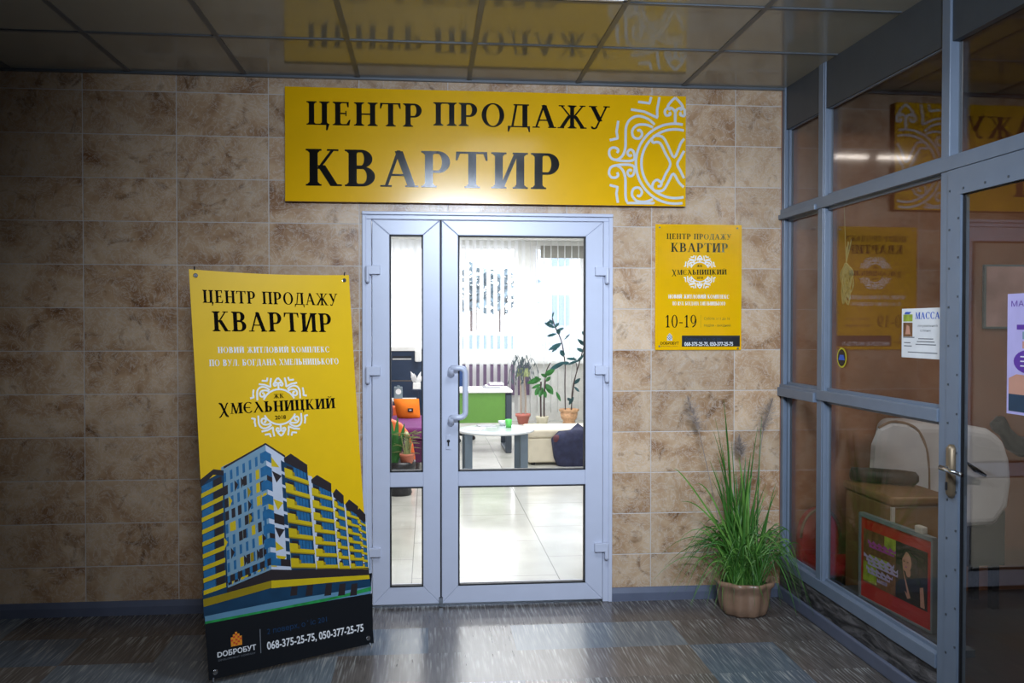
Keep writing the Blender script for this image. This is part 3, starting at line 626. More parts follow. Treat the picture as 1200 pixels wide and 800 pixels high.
for k, (mm, sz) in enumerate((('paper', .2), ('paper2', .19), ('paper', .18), ('violet', .17), ('paper', .17))):
    b = MB(); b.box(dx1-.08-sz+.02*k, dx1-.06+.015*k, DY+.2, DY+.46, .765+.014*k, .765+.014*(k+1)); b.build('sheet_bundle', M[mm], ps)
oc = at_y(530, 440, DY+1.45)
ch = empty('office_chair', (oc.x, DY+1.5, 0)); tag(ch, 'blue office chair behind the green fronted desk', 'chair')
X, Y = oc.x-.02, DY+1.5
b = MB(); b.box(X-.22, X+.22, Y-.03, Y+.05, .62, 1.0); b.build('backrest', M['chairblue'], ch, bevel=.05, seg=3)
b = MB(); b.box(X-.23, X+.23, Y-.45, Y, .43, .51); b.build('seat', M['chairblue'], ch, bevel=.03, seg=3)
b = MB(); b.tube([(X, Y-.2, .06), (X, Y-.2, .43)], .03); b.tube([(X, Y+.02, .46), (X, Y+.06, .66)], .02)
b.build('column', M['blackpl'], ch)
for k in range(5):
    a = 2*PI*k/5; b = MB(); b.tube([(X, Y-.2, .1), (X+.3*math.cos(a), Y-.2+.3*math.sin(a), .05)], .02); b.tube([(X+.3*math.cos(a), Y-.2+.3*math.sin(a)-.02, .03), (X+.3*math.cos(a), Y-.2+.3*math.sin(a)+.02, .03)], .03); b.build('leg', M['blackpl'], ch)

# round coffee table
TY = 3.75; tz = .50
tcx = at_z(581, 502, tz); TCX, TCY = tcx.x, tcx.y; TR = .395
ct = empty('coffee_table', (TCX, TCY, 0)); tag(ct, 'round white coffee table on four flat grey legs', 'table')
b = MB(); b.lathe([(0, tz-.03), (TR-.015, tz-.03), (TR, tz-.018), (TR, tz-.008), (TR-.012, tz)], (TCX, TCY, 0), 56); b.build('tabletop', M['tabletop'], ct, bevel=0)
b = MB(); b.lathe([(0, tz-.001), (TR*.72, tz-.001), (TR*.72, tz+.002), (0.001, tz+.002)], (TCX, TCY, 0), 8); b.build('glass_inset', M['insetglass'], ct)
for px, yy in ((549, -1), (614, -1), (549, 1), (614, 1)):
    X = at_y(px, 530, TCY-.2).x if yy < 0 else at_y(px, 530, TCY-.2).x*.98
    Y = TCY+yy*.22; b = MB(); b.box(X-.038, X+.038, Y-.012, Y+.012, 0, tz-.03); b.build('leg', M['legblue'], ct, bevel=.004)
c = at_z(596, 501, tz)
cu = MB(); cu.lathe([(.001, 0), (.028, 0), (.036, .085), (.033, .085), (.026, .006), (.001, .006)], (c.x, c.y, tz+.002), 20)
tag(cu.build('paper_cup', M['cupg'], smooth=True), 'small bright green cup on the round white table', 'cup')
c = at_z(589, 498.5, tz)
cu = MB(); cu.lathe([(.001, 0), (.03, 0), (.05, .05), (.045, .05), (.026, .008), (.001, .008)], (c.x, c.y, tz+.002), 20)
tag(cu.build('bowl', M['tabletop'], smooth=True), 'small white bowl behind the green cup on round table', 'bowl')
for px, py, mm, lab, rr in ((570, 499.5, 'paper2', 'grey covered magazine lying on the round table by the door handle', .2), (557, 503, 'paper', 'white leaflet lying at the near left of the round table', -.3)):
    c = at_z(px, py, tz); o = empty('magazine', (c.x, c.y, tz+.002), (0, 0, rr)); tag(o, lab, 'magazine')
    b = MB(); b.box(-.085, .085, -.1, .1, 0, .006); b.build('pages', M['paper'], o, local=True); b = MB(); b.box(-.086, .086, -.101, .101, .006, .008); b.build('cover', M[mm], o, local=True)

# ottoman with a jacket over it
oy = at_z(640, 545, 0).y
ox0 = at_y(619, 530, oy).x; ox1 = ox0+1.0
ot = empty('ottoman', (ox0+.5, oy+.3, 0)); tag(ot, 'long beige leatherette ottoman under a dark jacket', 'ottoman')
b = MB(); b.box(ox0, ox1, oy, oy+.6, .03, .30); b.build('ottoman_body', M['leather'], ot, bevel=.02, seg=3)
b = MB(); b.box(ox0-.004, ox1+.004, oy-.004, oy+.604, .302, .40); b.build('seat_cushion', M['leather'], ot, bevel=.03, seg=4)
for fx in (ox0+.06, ox1-.06):
    for fy in (oy+.06, oy+.54): b = MB(); b.tube([(fx, fy, 0), (fx, fy, .03)], .025); b.build('foot', M['blackpl'], ot)
jp = [at_y(*q, oy-.05) for q in ((646, 514), (655, 505), (668, 504), (680, 501), (694, 508), (702, 530), (700, 556), (676, 556), (656, 553), (649, 536))]
jc = sum(jp, Vector())/len(jp)
jk = empty('jacket', (jc.x, oy-.02, .40)); tag(jk, 'dark navy jacket heaped over the beige ottoman', 'jacket')
b = MB(); n = len(jp); rings = 7; rows = []
vs = []
rnd = random.Random(3)
for j in range(rings):
    t = j/(rings-1); k = math.cos(t*PI/2)**.6 if t < 1 else 0.02
    for i, p in enumerate(jp):
        q = jc+(p-jc)*max(k, .02); front = .07*math.sin(t*PI/2)+rnd.uniform(-.015, .015)*(0 < j < rings-1)
        vs.append((q.x, oy-.065-front, q.z+rnd.uniform(-.012, .012)*(j > 0)))
fs = [(j*n+i, j*n+(i+1) % n, (j+1)*n+(i+1) % n, (j+1)*n+i) for j in range(rings-1) for i in range(n)]
o = len(vs)
for p in jp: vs.append((p.x, oy-.03 if p.z < .40 else oy+.12, max(p.z, .455) if p.z >= .40 else p.z))
fs += [(o+i, o+(i+1) % n, (i+1) % n, i) for i in range(n)]+[tuple(range(o, o+n))]
b.add(vs, fs); b.build('jacket_cloth', M['navy'], jk, smooth=True, subsurf=1)
q = at_y(653, 515, oy-.13); b = MB(); b.lathe([(.001, -.04), (.03, -.03), (.04, .01), (.03, .04), (.001, .05)], (q.x, oy-.085, q.z), 12); b.build('collar_lining', M['redcl'], jk, smooth=True)

# potted plants by the far window
def pot_plain(prof, c, mname, t, name='pot', lobes=0, amp=0):
    b = MB(); b.lathe(prof, c, 36, 0, lobes, amp); return b.build(name, M[mname], t, smooth=True)
def stemline(a, bnd, c, n=6): return smooth_path([tuple(a), tuple(bnd), tuple(c)], n)
PY = 9.15
# 1 weeping thin plant in pink pot
c = at_z(613, 498, 0); y = PY; c = Vector((at_y(613, 400, y).x, y, 0)); k = (y-CY)/FPX
t = empty('weeping_plant', c); tag(t, 'drooping thin leaved plant on twin stems in a pink clay pot', 'potted plant', None)
pz = at_y(613, 484.5, y).z
pot_plain([(.001, 0), (.075, 0), (.105, pz-.04), (.12, pz-.04), (.122, pz), (.105, pz), (.10, pz-.03), (.001, pz-.03)], c, 'pinkpot', t)
b = MB(); crown = []
for sx, px in ((-.03, 610), (.035, 614)):
    top = at_y(px, 440, y); b.tube(stemline((c.x+sx, y, pz-.03), (c.x+sx*1.2, y, .4), top), [.014]*12+[.01], 8); crown.append(top)
b.build('stem', M['stemw'], t, smooth=True)
b = MB(); rnd = random.Random(5)
for tp in crown:
    for i in range(9):
        a = rnd.uniform(0, 2*PI); r_ = rnd.uniform(.08, .20); h = rnd.uniform(.12, .36)
        p = [tp, tp+Vector((r_*.5*math.cos(a), r_*.5*math.sin(a), h)), tp+Vector((r_*math.cos(a), r_*math.sin(a), h*.6)), tp+Vector((r_*1.25*math.cos(a), r_*1.25*math.sin(a), -.02-rnd.uniform(0, .12)))]
        sp = smooth_path([tuple(v) for v in p], 4); b.tube(sp, .004, 4)
        for s_ in sp[5::2]:
            b.leaf(s_, s_+Vector((rnd.uniform(-.03, .03), rnd.uniform(-.03, .03), -.07)), .018, (0, 1, 0), n=3)
    for i in range(5): b.leaf(tp+Vector((rnd.uniform(-.06, .06), 0, .12)), tp+Vector((rnd.uniform(-.08, .08), rnd.uniform(-.05, .0), -.02)), .07, (0, 1, 0), n=3, mi=1)
b.build('foliage', [M['thinleaf'], M['vleaf']], t)
# 2 broad leaved plant in cream pot
y = PY-.38; c = Vector((at_y(635.5, 400, y).x, y, 0)); pz = at_y(635, 487.5, y).z
t = empty('rubber_plant', c); tag(t, 'broad leaved green plant in a cream tapered pot', 'potted plant')
pot_plain([(.001, 0), (.075, 0), (.098, pz-.02), (.104, pz), (.09, pz), (.088, pz-.03), (.001, pz-.03)], c, 'creampot', t)
b = MB(); b.tube(stemline((c.x-.02, y, pz-.03), (c.x-.025, y, .5), at_y(634, 447, y)), .013, 8); b.tube(stemline((c.x+.03, y, pz-.03), (c.x+.03, y, .45), at_y(639, 445, y)), .013, 8)
b.tube(stemline(at_y(638, 455, y), at_y(640, 436, y), at_y(645, 425, y)), .008, 6); b.build('stem', M['stemd'], t, smooth=True)
b = MB()
for q0, q1, wd in (((634, 444), (618, 449), .09), ((635, 450), (623, 455), .05), ((634, 453), (627, 463), .09), ((636, 454), (632, 465), .08), ((640, 450), (648, 462), .10), ((638, 452), (647, 458), .07), ((638, 440), (650, 433), .09), ((632, 446), (627, 441), .06), ((640, 447), (645, 441), .06), ((641, 442), (634, 438), .05), ((637, 456), (640, 466), .06), ((652, 459), (657, 470), .05)):
    b.leaf(at_y(*q0, y), at_y(*q1, y-.04), wd, (0, 1, .2), fold=.25)
b.build('foliage', M['leaf'], t)
# 3 tall plant in ornate pot
y = PY-.05; c = Vector((at_y(667, 400, y).x, y, 0)); pz = at_y(667, 479, y).z
t = empty('tall_plant', c); tag(t, 'tall sparse plant with blue green leaves in an ornate sandy pot', 'potted plant')
pot_plain([(.001, 0), (.09, 0), (.10, .02), (.085, .04), (.12, .09), (.135, .17), (.115, pz-.07), (.15, pz-.03), (.155, pz), (.135, pz), (.13, pz-.03), (.001, pz-.03)], c, 'ornpot', t, lobes=8, amp=.05)
b = MB()
s1 = smooth_path([(c.x-.06, y, pz-.03), tuple(at_y(662, 450, y)), tuple(at_y(662, 425, y)), tuple(at_y(658, 400, y)), tuple(at_y(651, 384, y)), tuple(at_y(647, 372, y))], 5)
s2 = smooth_path([(c.x+.04, y, pz-.03), tuple(at_y(671, 455, y)), tuple(at_y(678, 428, y)), tuple(at_y(686, 400, y)), tuple(at_y(690, 385, y))], 5)
s3 = smooth_path([(c.x+.03, y+.02, pz-.03), tuple(at_y(673, 450, y)), tuple(at_y(676, 430, y)), tuple(at_y(672, 418, y))], 5)
for s_ in (s1, s2): b.tube(s_, .009, 6)
b.tube(s3, .006, 6); b.build('stem', M['stemd'], t, smooth=True)
b = MB()
for q0, q1, wd in (((650, 384), (638, 378), .06), ((650, 384), (655, 378), .05), ((652, 388), (661, 384), .05), ((652, 391), (641, 394), .05), ((655, 392), (654, 385), .07), ((658, 402), (643, 410), .07), ((657, 404), (646, 413), .04), ((661, 398), (668, 391), .025), ((661, 418), (657, 410), .08), ((661, 424), (645, 432), .06), ((661, 426), (640, 436), .045), ((664, 420), (676, 421), .05), ((666, 427), (678, 422), .045), ((647, 372), (649, 365), .03), ((660, 426), (667, 425), .06), ((685, 405), (677, 397), .06), ((686, 402), (679, 401), .05), ((687, 395), (682, 388), .05), ((684, 412), (676, 408), .06), ((682, 418), (690, 412), .06), ((684, 416), (676, 424), .05), ((673, 450), (680, 443), .06), ((673, 453), (679, 459), .04), ((669, 470), (665, 466), .05), ((667, 474), (672, 465), .06), ((645, 376), (640, 381), .05), ((648, 380), (644, 374), .05), ((688, 420), (684, 428), .05)):
    b.leaf(at_y(*q0, y), at_y(*q1, y-.05), wd, (0, 1, .2), fold=.2)
b.build('foliage', M['leafb'], t)

# left light of the door: cabinet, sofa, cushion, plants
cy_ = 7.0; xl = at_y(436, 400, cy_).x; xr = at_y(499, 400, cy_).x; zt_ = at_y(470, 411, cy_).z
cb = empty('cabinet', ((xl+xr)/2, cy_+.25, 0)); tag(cb, 'tall dark blue cabinet with a pale top behind the sofa', 'cabinet')
b = MB(); b.box(xl, xr, cy_, cy_+.5, 0, zt_); b.build('cabinet_body', M['cab'], cb, bevel=.004)
b = MB(); b.box(xl-.01, xr-.12, cy_-.02, cy_+.5, zt_, zt_+.05); b.build('cabinet_top', M['worktop'], cb)
zz = at_y(470, 420, cy_).z; b = MB(); b.box(at_y(460, 400, cy_).x, at_y(482, 400, cy_).x, cy_-.006, cy_, zz-.0, zz+.035, 0); b.box(at_y(460, 400, cy_).x, at_y(482, 400, cy_).x, cy_-.008, cy_, zz-.012, zz, 1); b.build('drawer_pull', [M['cabdark'], M['worktop']], cb)
zz = at_y(470, 446, cy_).z; b = MB(); b.box(xl+.02, xr-.02, cy_-.004, cy_, zz-.004, zz+.004); b.build('drawer_gap', M['bronze'], cb)
b = MB(); q0, q1 = at_y(486, 424, cy_-.1), at_y(494, 410, cy_-.1); b.box(q0.x, q1.x, cy_-.12, cy_, q0.z, q1.z); b.build('paper_tray', M['worktop'], cb, bevel=.02)
# side table with figurine
sy = 6.35; q = at_y(469, 467, sy); stx = q.x; stz = q.z
stt = empty('side_table', (stx, sy, 0)); tag(stt, 'low white side table between the sofa and dark cabinet', 'table')
b = MB(); b.box(stx-.14, stx+.2, sy-.15, sy+.15, stz-.025, stz); b.build('tabletop', M['worktop'], stt, bevel=.005)
for sx in (-.11, .17):
    for s2_ in (-.12, .12): b = MB(); b.box(stx+sx-.015, stx+sx+.015, sy+s2_-.015, sy+s2_+.015, 0, stz-.025); b.build('leg', M['worktop'], stt)
q = at_y(467, 455, sy)
fg = empty('desk_clock', (q.x, sy, stz)); tag(fg, 'small silvery clock standing on the low white side table', 'clock')
b = MB(); b.box(q.x-.055, q.x+.05, sy-.03, sy+.03, stz, stz+.15); b.tube([(q.x, sy, stz+.15), (q.x, sy, stz+.165)], .02); b.build('clock_body', M['frame_g'], fg, bevel=.012, seg=3)
b = MB(); b.tube([(q.x, sy-.034, stz+.09), (q.x, sy-.029, stz+.09)], .035, 20); b.build('clock_face', M['paper'], fg)
# small plant on a stand
sy = 6.6; q = at_y(488.5, 456, sy)
pstand = empty('plant_stand', (q.x, sy, 0)); tag(pstand, 'slim dark plant stand in front of the dark cabinet', 'stand')
b = MB(); b.box(q.x-.06, q.x+.06, sy-.06, sy+.06, 0, .02); b.box(q.x-.02, q.x+.02, sy-.02, sy+.02, .02, q.z-.02); b.box(q.x-.06, q.x+.06, sy-.06, sy+.06, q.z-.02, q.z); b.build('stand_post', M['cab'], pstand)
wp = empty('small_plant', (q.x, sy, q.z)); tag(wp, 'small silvery leaved plant in a square white pot on a stand', 'potted plant')
b = MB(); b.box(q.x-.05, q.x+.05, sy-.05, sy+.05, q.z, q.z+.085); b.build('pot', M['worktop'], wp, bevel=.008)
b = MB(); rnd = random.Random(9)
for i in range(16):
    a = rnd.uniform(0, 2*PI); b.leaf((q.x, sy, q.z+.08), (q.x+.08*math.cos(a), sy+.05*math.sin(a), q.z+.12+rnd.uniform(0, .12)), .04, (0, 1, 0), n=3)
b.build('foliage', M['paper'], wp)
# sofa
ay = 4.45; A = lambda px, py: at_y(px, py, ay)
so = empty('sofa', (A(455, 0).x, ay+.8, 0)); tag(so, 'purple sofa with curved orange armrests left of the table', 'sofa')
prof = [A(425, 497), A(440, 490), A(458, 491.5), A(470, 497), A(478, 507), A(484, 522), A(486.5, 537)]; xr_ = prof[-1].x
def arm(y0):
    b = MB(); pts = [(p.x, p.z) for p in prof]+[(xr_, .09), (prof[0].x, .09)]
    b.poly(pts, -y0-.12, -y0); return b.build('armrest', M['orangearm'], so, bevel=.02, seg=3)
arm(ay); arm(ay+1.5)
b = MB(); b.box(prof[0].x+.05, xr_-.06, ay-.012, ay, .14, .40); b.build('armrest_inset', M['dviolet'], so, bevel=.004)
b = MB(); b.box(prof[0].x+.05, xr_+.10, ay+.125, ay+1.495, .10, .33); b.build('seat_base', M['dviolet'], so, bevel=.01)
b = MB(); b.box(prof[0].x+.05, xr_+.12, ay+.125, ay+1.495, .335, .47); b.build('seat_cushion', M['purple'], so, bevel=.035, seg=3)
b = MB(); b.poly([(prof[0].x-.16, .10), (prof[0].x+.05, .10), (A(463, 0).x-.08, .47), (A(461, 0).x-.10, .86), (prof[0].x-.16, .86)], -ay-1.495, -ay-.125); b.build('backrest', M['dviolet'], so, bevel=.04, seg=3)
for yy in (ay+.06, ay+1.56):
    for xx in (prof[0].x+.06, xr_-.06): b = MB(); b.tube([(xx, yy, 0), (xx, yy, .1)], .022); b.build('leg', M['chrome'], so)
# cushion
cq = [at_y(*p, 5.6) for p in ((461, 467), (491, 467), (493, 496), (467, 497))]
cc = sum(cq, Vector())/4
cu = empty('cushion', (cc.x, 5.6, .47)); tag(cu, 'orange square cushion with small dark patch on the purple sofa', 'cushion')
N = 8; vs = []
for sgn in (-1, 1):
    for j in range(N+1):
        for i in range(N+1):
            u, v = i/N, j/N; p = cq[0]*(1-u)*(1-v)+cq[1]*u*(1-v)+cq[2]*u*v+cq[3]*(1-u)*v
            th = .075*(math.sin(PI*u)*math.sin(PI*v))**.55; pin = .012*math.cos(PI*(2*u-1))*0
            vs.append((p.x, p.y+sgn*th, max(p.z, .472)))
fs = []
for s_ in range(2):
    o = s_*(N+1)**2
    for j in range(N):
        for i in range(N):
            f = (o+j*(N+1)+i, o+j*(N+1)+i+1, o+(j+1)*(N+1)+i+1, o+(j+1)*(N+1)+i); fs.append(f if s_ == 0 else f[::-1])
b = MB(); b.add(vs, fs); b.build('cushion_cover', M['orange'], cu, smooth=True)
q = at_y(481, 480.5, 5.5); b = MB(); b.box(q.x-.03, q.x+.03, 5.512, 5.53, q.z-.02, q.z+.02, 0); b.box(q.x-.015, q.x+.012, 5.510, 5.513, q.z-.006, q.z+.006, 1); b.build('patch', [M['blackpl'], M['paper']], cu)
# black round planter with two plants
py_ = at_z(470, 583, 0).y+.16; c = Vector((at_y(468, 400, py_).x, py_, 0)); pr = at_y(487, 540, py_).x-c.x; pz = at_y(470, 541, py_-pr*.5).z
pn = empty('planter', c); tag(pn, 'black round planter tub standing before the orange armrest', 'planter')
b = MB(); b.lathe([(.001, 0), (pr*.72, 0), (pr*.8, .02), (pr*.72, .06), (pr*.9, pz-.1), (pr, pz-.06), (pr, pz), (pr*.93, pz), (pr*.9, pz-.05), (.001, pz-.05)], c, 32); b.build('tub', M['blackpl'], pn, smooth=True)
b = MB(); b.lathe([(.001, pz-.049), (pr*.88, pz-.049), (pr*.88, pz-.04), (.001, pz-.035)], c, 24); b.build('soil', M['soil'], pn)
sp_ = empty('snake_plant', c+Vector((-.05, .02, pz-.04))); tag(sp_, 'upright dark green snake plant in the black tub', 'plant')
for q1, wd in (((466, 489), .05), ((459, 494), .06), ((455, 500), .06), ((462, 505), .05), ((474, 496), .045), ((470, 512), .05), ((457, 515), .06), ((465, 518), .05)):
    tip = at_y(*q1, py_); b = MB(); base = Vector((c.x-.045+(tip.x-c.x)*.35, py_+random.uniform(-.05, .03), pz-.04)); b.leaf(base, tip, wd, (0, 1, 0), n=6, fold=.35); b.build('leaf', M['leaf'], sp_)
vp = Vector((at_y(477, 530, py_-.06).x, py_-.06, pz-.036)); v_ = empty('variegated_plant', vp); tag(v_, 'small variegated plant in a reddish pot inside the black tub', 'potted plant')
b = MB(); b.lathe([(.001, 0), (.05, 0), (.066, .09), (.07, .09), (.07, .11), (.06, .11), (.055, .09), (.001, .09)], vp, 24); b.build('pot', M['terracotta'], v_, smooth=True)
b = MB(); rnd = random.Random(4)
for i in range(34):
    a = rnd.uniform(0, 2*PI); st = vp+Vector((rnd.uniform(-.03, .03), rnd.uniform(-.03, .03), .09)); mid = st+Vector((.03*math.cos(a), .02*math.sin(a), rnd.uniform(.02, .2)))
    b.tube([st, mid], .003, 4); b.leaf(mid, mid+Vector((.1*math.cos(a), .06*math.sin(a), rnd.uniform(-.02, .05))), .035, (0, .4, 1), n=3)
b.build('foliage', M['vleaf'], v_)

# ------------------------------------------------------------------ salon behind the glass
sbox('floor_salon', M['salon_floor'], 2.04, 6.0, -6.0, .0, -.06, 0)
sbox('wall_salon_back', M['brown_wall'], 2.0, 6.2, 0, .20, 0, 2.95)
sbox('wall_salon_right', M['brown_wall'], 6.0, 6.2, -6.2, 0, 0, 2.95)
sbox('wall_salon_front', M['brown_wall'], 2.10, 6.0, -6.2, -6.0, 0, 2.95)
sbox('ceiling_salon', M['salon_ceil'], 2.10, 6.0, -6.0, 0, 2.9, 3.0)
# brown storage box
q = at_y(1043, 582, -.9); bx0, bz = 2.19, q.z
bb = empty('storage_box', (bx0+.14, -.66, 0)); tag(bb, 'brown leatherette box bench with pale corner edge behind the glass', 'box')
b = MB(); b.box(bx0, bx0+.29, -.9, -.42, 0, bz-.045); b.build('box_body', M['boxbrown'], bb, bevel=.01)
b = MB(); b.box(bx0-.012, bx0+.302, -.912, -.41, bz-.045, bz); b.build('box_lid', M['boxbrown'], bb, bevel=.015, seg=3)
b = MB(); b.box(bx0-.004, bx0+.012, -.905, -.89, 0, bz-.05); b.build('corner_trim', M['trimw'], bb)
bl = MB(); q0, q1 = Vector((bx0+.0, -.47, bz+.04)), Vector((bx0+.27, -.66, bz+.04)); ax = q1-q0
bl.tube([q0, q0+ax*.03, q0+ax*.3, q0+ax*.75, q0+ax*.95, q1], [.02, .036, .039, .039, .034, .015], 14)
tag(bl.build('bolster', M['blackc'], smooth=True), 'black bolster roll lying on the brown box bench', 'bolster')
# massage couch with sheet
co = empty('massage_couch', (2.8, -.25, 0)); tag(co, 'massage couch end under a pale rounded sheet beside brown wall', 'massage couch')
out = [at_y(*p, -.38) for p in ((1021, 575), (1019, 550), (1021, 520), (1029, 501), (1044, 494), (1062, 496), (1076, 505), (1085, 525), (1088, 550), (1088, 600), (1086, 622), (1024, 606))]
ext = Vector((.58, .0, 0)); ext2 = .22
def couch_xf(p): return p
b = MB(); n = len(out); vs = [(p.x, -.38, p.z) for p in out]; oc_ = sum(out, Vector())/n
vs += [(oc_.x+(p.x-oc_.x)*.92, -.40, oc_.z+(p.z-oc_.z)*.92) for p in out]
b.add(vs, [tuple(range(n, 2*n))]+[(i, n+i, n+(i+1) % n, (i+1) % n) for i in range(n)])
b.build('sheet_end', M['sheet'], co)
b = MB(); rings = []
for kx, zs_, yo in ((0, 1, 0), (.15, 1, .0), (.35, .985, .0), (.50, .95, .0), (.57, .86, .0), (.60, .6, .0)):
    rings.append([(p.x+kx, -.38+yo, oc_.z+(p.z-oc_.z)*zs_) for p in out])
L0 = [at_y(*p, -.38) for p in ((1060, 496), (1095, 496), (1130, 498), (1163, 503), (1180, 515), (1188, 540), (1190, 565), (1186, 595), (1170, 618), (1120, 620), (1086, 621), (1070, 600), (1050, 550))]
b.poly([(p.x, p.z) for p in L0], .10, .37); b.build('sheet_body', M['sheet'], co, bevel=.05, seg=4)
b = MB(); b.tube(smooth_path([tuple(p+Vector((0, -.005, 0))) for p in out[3:11]], 4), .007, 6); b.build('piping', M['piping'], co)
b = MB(); q0 = at_y(1062, 620, -.3); q1 = at_y(1172, 640, -.3); b.box(q0.x, q1.x, -.34, -.12, q1.z, q0.z+.1); b.build('base_frame', M['blackc'], co)
b = MB(); q2 = at_y(1172, 660, -.3); b.box(q0.x, q1.x, -.34, -.10, q2.z, q1.z); b.build('rail', M['blackc'], co)
for xx in (q0.x+.05, q1.x-.05):
    for yy in (-.32, -.14): b = MB(); b.box(xx-.02, xx+.02, yy-.02, yy+.02, 0, q2.z); b.build('leg', M['blackc'], co)
b = MB(); s_ = [at_y(1132, 541, -.40), at_y(1143, 550, -.41), at_y(1155, 557, -.40)]; b.tube(s_, [.006, .014, .008], 8); b.build('strap', M['blackc'], co)
# black headrest thing on the couch
hb_ = empty('headrest', (3.1, -.2, 1.0)); tag(hb_, 'black padded headrest on top of the sheeted couch', 'headrest')
b = MB(); b.tube([at_y(1164, 500, -.22), at_y(1171, 497, -.22), at_y(1178, 506, -.2), at_y(1186, 518, -.2), at_y(1200, 524, -.2)], [.03, .05, .035, .05, .06], 12); b.build('pad', M['blackc'], hb_, smooth=True)
b = MB(); b.tube([at_y(1169, 496, -.22), at_y(1172, 489, -.22)], [.03, .02], 10); b.build('pad_knob', M['blackc'], hb_, smooth=True)
# curtain
cx0, cx1 = at_y(1184, 600, -.12).x, at_y(1260, 600, -.12).x
b = MB(); vs = []; n = 40
for z in (.1, .72):
    for i in range(n+1):
        u = i/n; vs.append((cx0+(cx1-cx0)*u, -.34+.025*math.sin(u*44)-.03*(z < .5), z))
b.add(vs, [(i, i+1, n+2+i, n+1+i) for i in range(n)])
cu_ = empty('curtain', (cx0, -.34, .1)); tag(cu_, 'purple drape hanging at the far right behind the glazed door', 'curtain')
b.build('curtain_cloth', M['curtain'], cu_, smooth=True); b = MB(); b.tube([(cx0-.01, -.34, .725), (cx1, -.34, .725)], .012); b.build('rod', M['blackc'], cu_)
b = MB(); b.tube([(cx1, -.34, .725), (cx1, -.34, 0)], .015); b.build('rod_post', M['blackc'], cu_)
# red chair tucked in the corner
rc = empty('chair', (2.24, -.2, 0)); tag(rc, 'deep red round backed low chair in the corner behind the glass', 'chair')
b = MB(); pts = [(2.085, .12)]+[(2.20+.115*math.cos(a), .36+.16*math.sin(a)) for a in [PI-PI*i/12 for i in range(13)]]+[(2.315, .12)]
b.poly(pts, .045, .10); b.build('backrest', M['red'], rc, bevel=.02, seg=3)
b = MB(); b.box(2.085, 2.36, -.36, -.11, .2, .27); b.build('seat', M['red'], rc, bevel=.03, seg=3)
b = MB(); b.tube([(p[0], -.106, p[1]) for p in pts[1:-1]], .008, 8); b.build('back_rim', M['bronze'], rc, smooth=True)
for xx in (2.11, 2.33):
    for yy in (-.33, -.13): b = MB(); b.tube([(xx, yy, 0), (xx, yy, .2)], .013); b.build('leg', M['blackc'], rc)
# framed photograph on the brown wall
pp = empty('framed_picture', (3.33, 0, 1.72)); tag(pp, 'pale pink framed picture on the brown wall', 'picture')
q0, q1 = at_y(1153, 385, -.02), at_y(1200, 310, -.02)
b = MB(); b.box(q0.x, q1.x+.02, -.02, 0, q0.z, q1.z); b.build('picture_frame', M['frame_g'], pp, bevel=.004)
b = MB(); b.box(q0.x+.012, q1.x+.008, -.023, -.02, q0.z+.012, q1.z-.012); b.build('print', M['pinkpic'], pp)
# poster standing on the ledge
pa = Vector((2.085, -.80, .240)); pb = Vector((2.135, -1.345, .240)); pw = (pb-pa).length
po = empty('poster_stand', pa, (0, 0, math.atan2(pb.y-pa.y, pb.x-pa.x))); tag(po, 'red bordered poster of a dark haired woman on the window ledge', 'poster')
ph = .405
b = MB(); b.box(0, pw, -.0, .012, 0, ph); b.build('poster_board', M['pred'], po, local=True)
b = MB()
for a in ((0, pw, ph-.014, ph+.004), (0, pw, -.0, .008), (-.004, .008, 0, ph), (pw-.008, pw+.004, 0, ph)): b.box(a[0], a[1], -.008, .016, a[2], a[3])
b.build('poster_frame', M['frame_g'], po, local=True)
b = MB(); b.box(pw*.78, pw*.88, -.01, .02, ph+.002, ph+.035); b.build('clip', M['trimw'], po, local=True, bevel=.006)
b = MB(); x_ = lambda u: u*pw; z_ = lambda v: (1-v)*ph
def q4(u0, u1, v0, v1, mi, d): b.poly([(x_(u0), z_(v1)), (x_(u1), z_(v1)), (x_(u1), z_(v0)), (x_(u0), z_(v0))], .0, d, mi)
q4(.05, .93, .17, .80, 0, .0012); q4(.05, .52, .17, .80, 1, .0016)
q4(.05, .25, .55, .78, 3, .002); q4(.36, .52, .17, .34, 3, .002); q4(.15, .42, .45, .55, 3, .002)
for k, (u0, u1, v) in enumerate(((.12, .52, .29), (.14, .50, .33), (.06, .50, .46), (.10, .55, .50), (.12, .55, .54), (.10, .48, .60), (.12, .44, .64), (.26, .40, .70))):
    b.poly([(x_(u0+.02*(i % 2)+(u1-u0)*i/10), z_(v+(.022 if i % 2 else -.01))) for i in range(11)]+[(x_(u1), z_(v+.035)), (x_(u0), z_(v+.035))], .0, .0024, 4 if k < 2 else 6)
b.poly([(x_(.66+.07*math.cos(a)), z_(.36+.11*math.sin(a))) for a in [2*PI*i/20 for i in range(20)]], 0, .0024, 2)      # face
b.poly([(x_(.69+.03*math.cos(a)), z_(.47+.05*math.sin(a))) for a in [2*PI*i/12 for i in range(12)]], 0, .0025, 2)
b.poly([(x_(u), z_(v)) for u, v in ((.56, .50), (.62, .46), (.72, .74), (.68, .76))], 0, .0026, 2)                     # arm
b.poly([(x_(u), z_(v)) for u, v in ((.84, .58), (.88, .56), (.90, .78), (.85, .78))], 0, .0026, 2)
b.poly([(x_(u), z_(v)) for u, v in ((.56, .24), (.64, .19), (.72, .22), (.66, .25), (.61, .34), (.62, .46), (.68, .70), (.60, .66), (.55, .45))], 0, .003, 5)   # hair
b.poly([(x_(u), z_(v)) for u, v in ((.70, .22), (.80, .28), (.84, .50), (.84, .76), (.72, .74), (.73, .50), (.74, .36))], 0, .003, 5)
